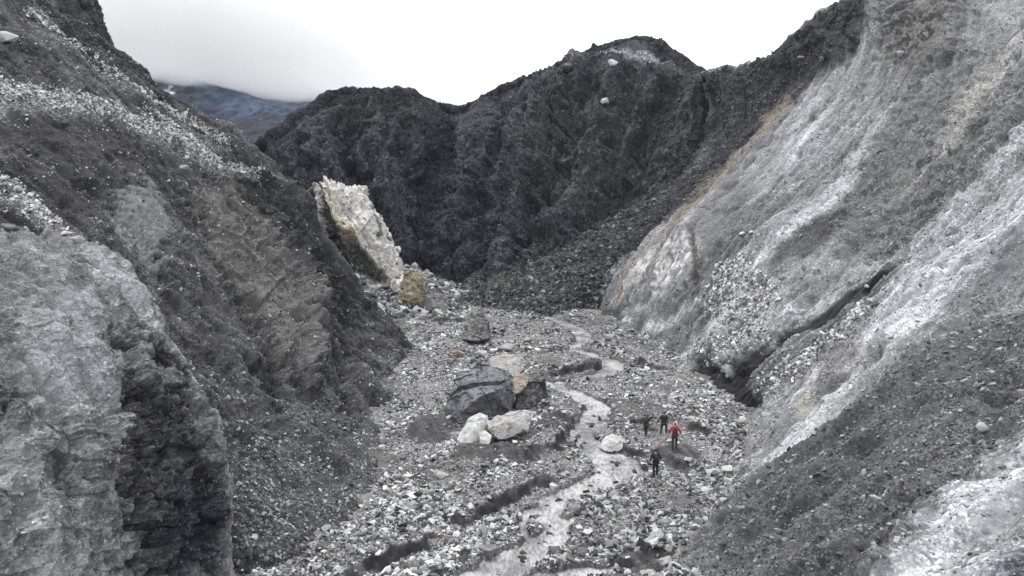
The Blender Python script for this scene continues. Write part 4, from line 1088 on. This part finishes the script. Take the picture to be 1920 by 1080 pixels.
SPEC = [ # px, py (ground contact), width px, height share, material, label, category
    (835, 850, 20, .8, M_white, "small white rock left of the till mound below the white boulder", "rock"),
    (828, 893, 32, .55, M_pale, "flat pale rock left of the smooth mound", "rock"),
    (918, 1043, 44, .8, M_grey, "large rounded grey rock beside the stream near the bottom edge", "rock"),
    (840, 1012, 20, .8, M_pink, "rust red rock on the left gravel bank", "rock"),
    (971, 1032, 22, .8, M_dust, "yellow tinted rock at the left edge of the stream", "rock"),
    (1160, 874, 26, .6, M_darkrock, "black rock standing in the widest bend of the stream", "rock"),
    (1106, 802, 22, .9, M_grey, "grey rock standing in the stream left of the hikers", "rock"),
    (1085, 808, 16, .6, M_darkrock, "small dark rock in the water beside the grey one", "rock"),
    (1120, 820, 20, .5, M_darkrock, "low dark rock just above the white stream boulder", "rock"),
    (1335, 888, 34, .7, M_white, "white rock at the foot of the right hillside", "rock"),
    (1362, 886, 26, .8, M_white, "round white rock against the foot of the right hillside", "rock"),
    (1303, 914, 18, .8, M_white, "small white rock below the dark cut bank", "rock"),
    (1322, 920, 20, .7, M_white, "pale rock just right of the small white one", "rock"),
    (987, 640, 20, .9, M_dust, "buff rock standing alone on the upper gravel bed", "rock"),
    (858, 665, 34, .6, M_pink, "orange tinted slab behind the blue slate boulder", "rock"),
    (905, 664, 24, .8, M_white, "white rock behind the flat topped boulder", "rock"),
    (950, 655, 44, .5, M_pale, "pale slab lying beyond the flat topped boulder", "rock"),
    (845, 706, 18, .8, M_pale, "pale rock left of the blue slate boulder", "rock"),
    (838, 762, 16, .9, M_white, "white stone at the left foot of the blue slate boulder", "rock"),
    (1128, 830, 10, .8, M_grey, "grey stone touching the white stream boulder", "rock"),
    (1840, 808, 30, .9, M_pale, "pale triangular rock stuck on the dark gravel slope", "rock"),
    (1918, 742, 30, .9, M_pale, "pale rock at the right edge of the slope", "rock"),
    (1131, 194, 22, .9, M_pale, "pale boulder perched below the ridge top", "boulder"),
    (1148, 120, 22, .8, M_white, "white rock just under the ridge crest", "rock"),
    (14, 76, 42, .7, M_pale, "pale square block high on the left hillside", "block"),
    (1498, 112, 16, .7, M_dust, "buff rock high on the right hillside near the crest", "rock"),
    (1540, 112, 18, .7, M_grey, "grey rock right of the buff one near the crest", "rock"),
    (1690, 106, 18, .8, M_pale, "pale rock below the upper ledge of the right hillside", "rock"),
    (1735, 70, 26, .7, M_pale, "pale block in the broken upper ledge", "rock"),
    (1400, 505, 16, 1.1, M_white, "upright white stone on the pale rubble chute", "rock"),
    (1340, 525, 20, .7, M_white, "white stone at the head of the pale rubble chute", "rock"),
    (1408, 435, 16, .7, M_white, "white slab above the pale rubble chute", "rock"),
    (1394, 440, 14, .7, M_white, "white chip left of the white slab", "rock"),
    (1628, 540, 12, .8, M_white, "white stone above the long dark gouge", "rock"),
    (120, 440, 26, .6, M_white, "white slab on top of the near buttress", "rock"),
    (145, 452, 30, .6, M_pale, "long pale slab on the brow of the near buttress", "rock"),
    (20, 430, 36, .6, M_grey, "dark grey slab at the left end of the buttress top", "rock"),
    (412, 296, 14, .6, M_white, "white rock on the brow of the left hillside", "rock"),
    (346, 316, 24, .5, M_white, "flat white slab on the left hillside", "rock"),
    (318, 338, 12, .7, M_white, "small white stone below the flat white slab", "rock"),
    (1505, 505, 16, .8, M_grey, "grey rock beneath the dark triangular scar", "rock"),
    (1000, 790, 18, .7, M_white, "white stone right of the mottled boulder", "rock"),
    (1062, 134, 30, .9, M_darkrock, "dark knob of rock standing on the ridge line", "rock"),
    (1385, 870, 14, .8, M_pale, "pale stone at the start of the white dust chute", "rock"),
]
VAR = []
for k in range(16):
    r_ = np.random.default_rng(500 + k); p = r_.normal(size=(13, 3)); p /= np.linalg.norm(p, axis=1, keepdims=True)
    p *= r_.uniform(.8, 1.1, (13, 1)) * np.array([.5, .42, r_.uniform(.26, .42)])
    me, _ = rock_mesh("rock", p, M_grey, .13, .035, k, 0, .05); VAR.append(me)
def stone(name, P, w, hs, mat, label, cat, group=None, rz=None):
    src = random.choice(VAR); me = src.copy(); me.materials[0] = mat
    o = link(name, me, None, P - np.array([0, 0, .10 * w * hs]))
    o.scale = (w, w, w * hs / .75); o.rotation_euler = (random.uniform(-.15, .15), random.uniform(-.15, .15), random.uniform(0, 6.28) if rz is None else rz)
    return tag(o, label, cat, group)
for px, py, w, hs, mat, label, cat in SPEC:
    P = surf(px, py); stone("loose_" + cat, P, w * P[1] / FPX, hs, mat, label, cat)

# countable larger stones of the valley floor
def region(px, py):
    if py < 640: return "on the far gravel bed under the debris cone"
    if py < 710:
        return "on the gravel beyond the blue slate boulder" if px < 1000 else ("between the upper stream channels" if px < 1130 else "on the right bank of the upper stream")
    if px < 800 and py < 860: return "on the gravel left of the till slab"
    if py < 800: return "between the big boulders and the stream" if px < 1080 else "on the gravel above the hikers"
    if py < 860: return "on the gravel below the pale boulders" if px < 1080 else "near the red hiker"
    if py < 930: return "on the bank above the left dark cut" if px < 1060 else ("between the stream and the lone dark hiker" if px < 1240 else "at the foot of the white dust chute")
    if px < 780: return "in the gravel at the lower left slope foot"
    if px < 1000: return "on the left bank of the lowest stream reach" if py < 1000 else "by the water at the bottom of the left bank"
    return "in the cobbles right of the stream" if py < 1000 else "at the bottom of the right gravel bank"
cnt = 0; tries = 0; used_xy = []
mats_ = [(M_white, "white"), (M_pale, "pale grey"), (M_pale, "pale grey"), (M_grey, "mid grey"), (M_grey, "mid grey"), (M_darkrock, "dark"), (M_dust, "buff")]
wts = [.24, .22, .12, .2, .1, .08, .04]
while cnt < 245 and tries < 6000:
    tries += 1
    px, py = random.uniform(640, 1400), 1085 - 500 * random.random() ** 1.25
    q = fpt(px, py)
    if py > 640 and px < 700 and py < 930: continue
    zz, dk_, ch_, _ = floor_parts(q[:1], q[1:2])
    if ch_[0] > .05 or dk_[0] > .2 or covered(q[0], q[1]) > zz[0] - .05: continue
    w = random.uniform(.28, .62) * (1 + .35 * (q[1] > 70))
    if any((q[0] - a) ** 2 + (q[1] - b) ** 2 < (w + c) ** 2 * .3 for a, b, c in used_xy): continue
    used_xy.append((q[0], q[1], w))
    mat, tone = random.choices(mats_, wts)[0]
    hs = random.choice([.35, .6, .9]); shp = {.35: "flat", .6: "squat", .9: "blocky"}[hs]
    big = "large" if w > .52 else ("medium" if w > .40 else "small")
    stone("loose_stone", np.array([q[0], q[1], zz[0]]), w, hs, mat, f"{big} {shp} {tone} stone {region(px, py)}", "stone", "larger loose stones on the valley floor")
    cnt += 1

# ------------------------------------------------------------------ people
def skin(name, joints, edges, mat, parent, sub=1):
    me = bpy.data.meshes.new(name); keys = list(joints)
    me.from_pydata([joints[k][0] for k in keys], [(keys.index(a), keys.index(b)) for a, b in edges], [])
    o = link(name, me, parent); me.materials.append(mat)
    md = o.modifiers.new("skin", 'SKIN'); md.use_smooth_shade = True
    for i, k in enumerate(keys):
        r = joints[k][1]; r = r if isinstance(r, tuple) else (r, r)
        me.skin_vertices[0].data[i].radius = r; me.skin_vertices[0].data[i].use_root = (i == 0)
    if sub: s = o.modifiers.new("round", 'SUBSURF'); s.levels = s.render_levels = sub
    return o

M_skin = plain_mat("skin", (.42, .27, .2)); M_hair = plain_mat("dark_hair", (.02, .015, .012))
M_red = plain_mat("red_fabric", (.52, .012, .014), .6, .2); M_blk = plain_mat("black_fabric", (.012, .012, .013), .75)
M_char = plain_mat("charcoal_fabric", (.03, .03, .032), .8); M_olive = plain_mat("olive_fabric", (.035, .035, .025), .8)
M_navy = plain_mat("navy_fabric", (.02, .035, .06), .7); M_boot = plain_mat("boot_leather", (.018, .014, .011), .6)
M_eye = plain_mat("eye", (.02, .02, .02), .3)
SW = Matrix.Rotation

def person(px, py, hgt, head, lean, stride, arms, mats, label, pack=None, packlabel=None, bend=0.0):
    """head: heading (0 walks away from the camera), lean: forward stoop, stride: metres, arms: (left,right) wrist offsets"""
    P = surf(px, py); P[2] = max(P[2], floor_z(P[0], P[1])) + .0
    root = bpy.data.objects.new("person", None); COL.objects.link(root); root.empty_display_size = .2
    s = hgt / 1.75
    root.location = P; root.rotation_euler = (0, 0, -head); root.scale = (s, s, s)
    tag(root, label, "person", "hikers standing on the gravel")
    jac, tro, hat = mats
    M = Matrix.Rotation(-lean, 4, 'X'); pv_ = Vector((0, 0, .95))
    drop = -.06 * abs(stride) - bend
    def up(x, y, z, extra=0):
        q = M @ (Vector((x, y, z)) - pv_) + pv_; return (q.x, q.y, q.z + drop)
    J = {"pelvis": ((0, 0, .95 + drop), (.15, .11)), "waist": (up(0, .01, 1.10), (.135, .10)), "chest": (up(0, .0, 1.32), (.17, .115)), "neckb": (up(0, -.01, 1.46), (.075, .07)),
         "neck": (up(0, .0, 1.53), .052), "jaw": (up(0, .02, 1.58), (.068, .075)), "brow": (up(0, .015, 1.66), (.075, .092)), "top": (up(0, .0, 1.735), (.055, .065)), "nose": (up(0, .115, 1.625), .012)}
    E = [("pelvis", "waist"), ("waist", "chest"), ("chest", "neckb"), ("neckb", "neck"), ("neck", "jaw"), ("jaw", "brow"), ("brow", "top"), ("jaw", "nose")]
    for sd, nm in ((-1, "l"), (1, "r")):
        wr = arms[0] if sd < 0 else arms[1]
        sh = Vector(up(sd * .19, 0, 1.42)); w_ = Vector((sh.x + sd * wr[0], sh.y + wr[1], sh.z + wr[2]))
        el = (sh + w_) / 2 + Vector((sd * .05, -.07, -.02))
        dirn = (w_ - el).normalized(); pm = w_ + dirn * .075
        side = dirn.cross(Vector((1, 0, 0))).normalized() if abs(dirn.x) < .9 else Vector((0, 1, 0))
        J.update({"sh" + nm: (tuple(sh), .062), "el" + nm: (tuple(el), .044), "wr" + nm: (tuple(w_), .029), "pm" + nm: (tuple(pm), (.020, .038))})
        E += [("chest", "sh" + nm), ("sh" + nm, "el" + nm), ("el" + nm, "wr" + nm), ("wr" + nm, "pm" + nm)]
        inn = Vector((-sd, 0, 0))
        for k, ln in enumerate((.07, .082, .076, .06)):
            b_ = pm + side * (.027 - .018 * k) + dirn * .018; m_ = b_ + dirn * ln * .55; t_ = m_ + dirn * ln * .35 + inn * .02
            J.update({f"f{k}a{nm}": (tuple(m_), .0085), f"f{k}b{nm}": (tuple(t_), .0075)}); E += [("pm" + nm, f"f{k}a{nm}"), (f"f{k}a{nm}", f"f{k}b{nm}")]
        a_th = w_ + dirn * .045 + side * .045; J.update({"ta" + nm: (tuple(a_th), .010), "tb" + nm: (tuple(a_th + dirn * .03 + side * .012), .0085)}); E += [("wr" + nm, "ta" + nm), ("ta" + nm, "tb" + nm)]
        hip = Vector((sd * .095, 0, .90 + drop)); fy_ = sd * stride * .5; ank = Vector((sd * .12, fy_, .085)); kn = (hip + ank) / 2 + Vector((sd * .015, .05 + max(fy_, 0) * .25 + bend * .9, .02))
        J.update({"hip" + nm: (tuple(hip), .088), "kn" + nm: (tuple(kn), .058), "ca" + nm: (tuple(kn * .6 + ank * .4 + Vector((0, -.02, 0))), .055), "an" + nm: (tuple(ank), .038), "to" + nm: ((ank.x + sd * .015, ank.y + .15, .035), (.036, .03))})
        E += [("pelvis", "hip" + nm), ("hip" + nm, "kn" + nm), ("kn" + nm, "ca" + nm), ("ca" + nm, "an" + nm), ("an" + nm, "to" + nm)]
    skin("body", J, E, M_skin, root)
    g = lambda r, d: (r[0] + d, r[1] + d) if isinstance(r, tuple) else (r + d, r + d)
    ks = ["waist", "pelvis", "chest", "neckb"] + [a + b for b in "lr" for a in ("sh", "el", "wr")]
    JJ = {k: (J[k][0], g(J[k][1], .045 if k in ("waist", "pelvis", "chest") else .026)) for k in ks}
    for b in "lr": JJ["hem" + b] = ((J["hip" + b][0][0] * .8, J["hip" + b][0][1], J["hip" + b][0][2] - .03), (.13, .13))
    skin("jacket", JJ, [(a, b) for a, b in E if a in JJ and b in JJ] + [("pelvis", "heml"), ("pelvis", "hemr")], jac, root)
    ks = ["pelvis"] + [a + b for b in "lr" for a in ("hip", "kn", "ca", "an")]
    skin("trousers", {k: (J[k][0], g(J[k][1], .022)) for k in ks}, [(a, b) for a, b in E if a in ks and b in ks], tro, root)
    for b in "lr":
        skin("boot", {"a": ((J["an" + b][0][0], J["an" + b][0][1], .17), .06), "b": ((J["an" + b][0][0], J["an" + b][0][1] - .02, .06), (.055, .06)), "c": (J["to" + b][0], (.05, .04))}, [("a", "b"), ("b", "c")], M_boot, root)
    hd = skin("hood" if hat is M_red else "hat", {"a": (up(0, -.035, 1.56), .085), "b": (up(0, -.03, 1.67), (.098, .10)), "c": (up(0, -.02, 1.75), .07)}, [("a", "b"), ("b", "c")], hat, root)
    for sd in (-1, 1):
        bm = bmesh.new(); bmesh.ops.create_uvsphere(bm, u_segments=8, v_segments=6, radius=.014); me = bpy.data.meshes.new("eye"); bm.to_mesh(me); bm.free(); me.materials.append(M_eye)
        link("eye", me, root, up(sd * .032, .098, 1.655))
    if pack:
        pr = bpy.data.objects.new("backpack", None); COL.objects.link(pr); pr.location = P; pr.rotation_euler = root.rotation_euler; pr.scale = root.scale
        tag(pr, packlabel, "backpack", None)
        skin("bag", {"a": (up(0, -.20, 1.02), (.15, .09)), "b": (up(0, -.23, 1.2), (.165, .115)), "c": (up(0, -.21, 1.4), (.13, .09)), "d": (up(0, -.19, 1.5), (.10, .06))}, [("a", "b"), ("b", "c"), ("c", "d")], pack, pr)
        for sd in (-1, 1):
            skin("strap", {"a": (up(sd * .10, -.14, 1.44), .018), "b": (up(sd * .13, -.02, 1.50), .018), "c": (up(sd * .14, .13, 1.40), .018), "d": (up(sd * .15, .12, 1.2), .018), "e": (up(sd * .15, -.06, 1.06), .018)}, [("a", "b"), ("b", "c"), ("c", "d"), ("d", "e")], M_blk, pr)
    return root

person(1266, 840, 1.78, .15, .12, .25, ((.16, .10, -.44), (.17, .12, -.42)), (M_red, M_char, M_red),
       "person in a bright red hooded jacket walking away up the gravel", M_navy, "dark blue backpack worn over the red jacket")
person(1229, 892, 1.74, -.1, .16, .22, ((.10, .10, -.46), (.15, .16, -.40)), (M_blk, M_blk, M_blk),
       "person dressed all in black standing alone by the water", M_char, "black backpack on the lone hiker by the water")
person(1244, 812, 1.66, .5, .22, .5, ((.14, .2, -.36), (.12, -.1, -.46)), (M_blk, M_blk, M_char),
       "person in slim black clothes stepping uphill just left of the red hiker", None, None, .04)
person(1212, 815, 1.62, -.3, .55, .3, ((.20, .1, -.38), (.22, .18, -.36)), (M_olive, M_char, M_olive),
       "person in bulky dark olive clothes stooping at the left of the group", M_olive, "olive backpack on the stooping hiker", .08)

# ------------------------------------------------------------------ haze round everything
HB = (-960, 760, -80, 1560, -5.5, 330)
bm = bmesh.new(); bmesh.ops.create_cube(bm, size=1)
for v in bm.verts: v.co = ((HB[0] if v.co.x < 0 else HB[1]), (HB[2] if v.co.y < 0 else HB[3]), (HB[4] if v.co.z < 0 else HB[5]))
me = bpy.data.meshes.new("haze"); bm.to_mesh(me); bm.free(); me.materials.append(M_haze)
tag(link("haze", me), "thin blue grey air", None, kind='stuff')
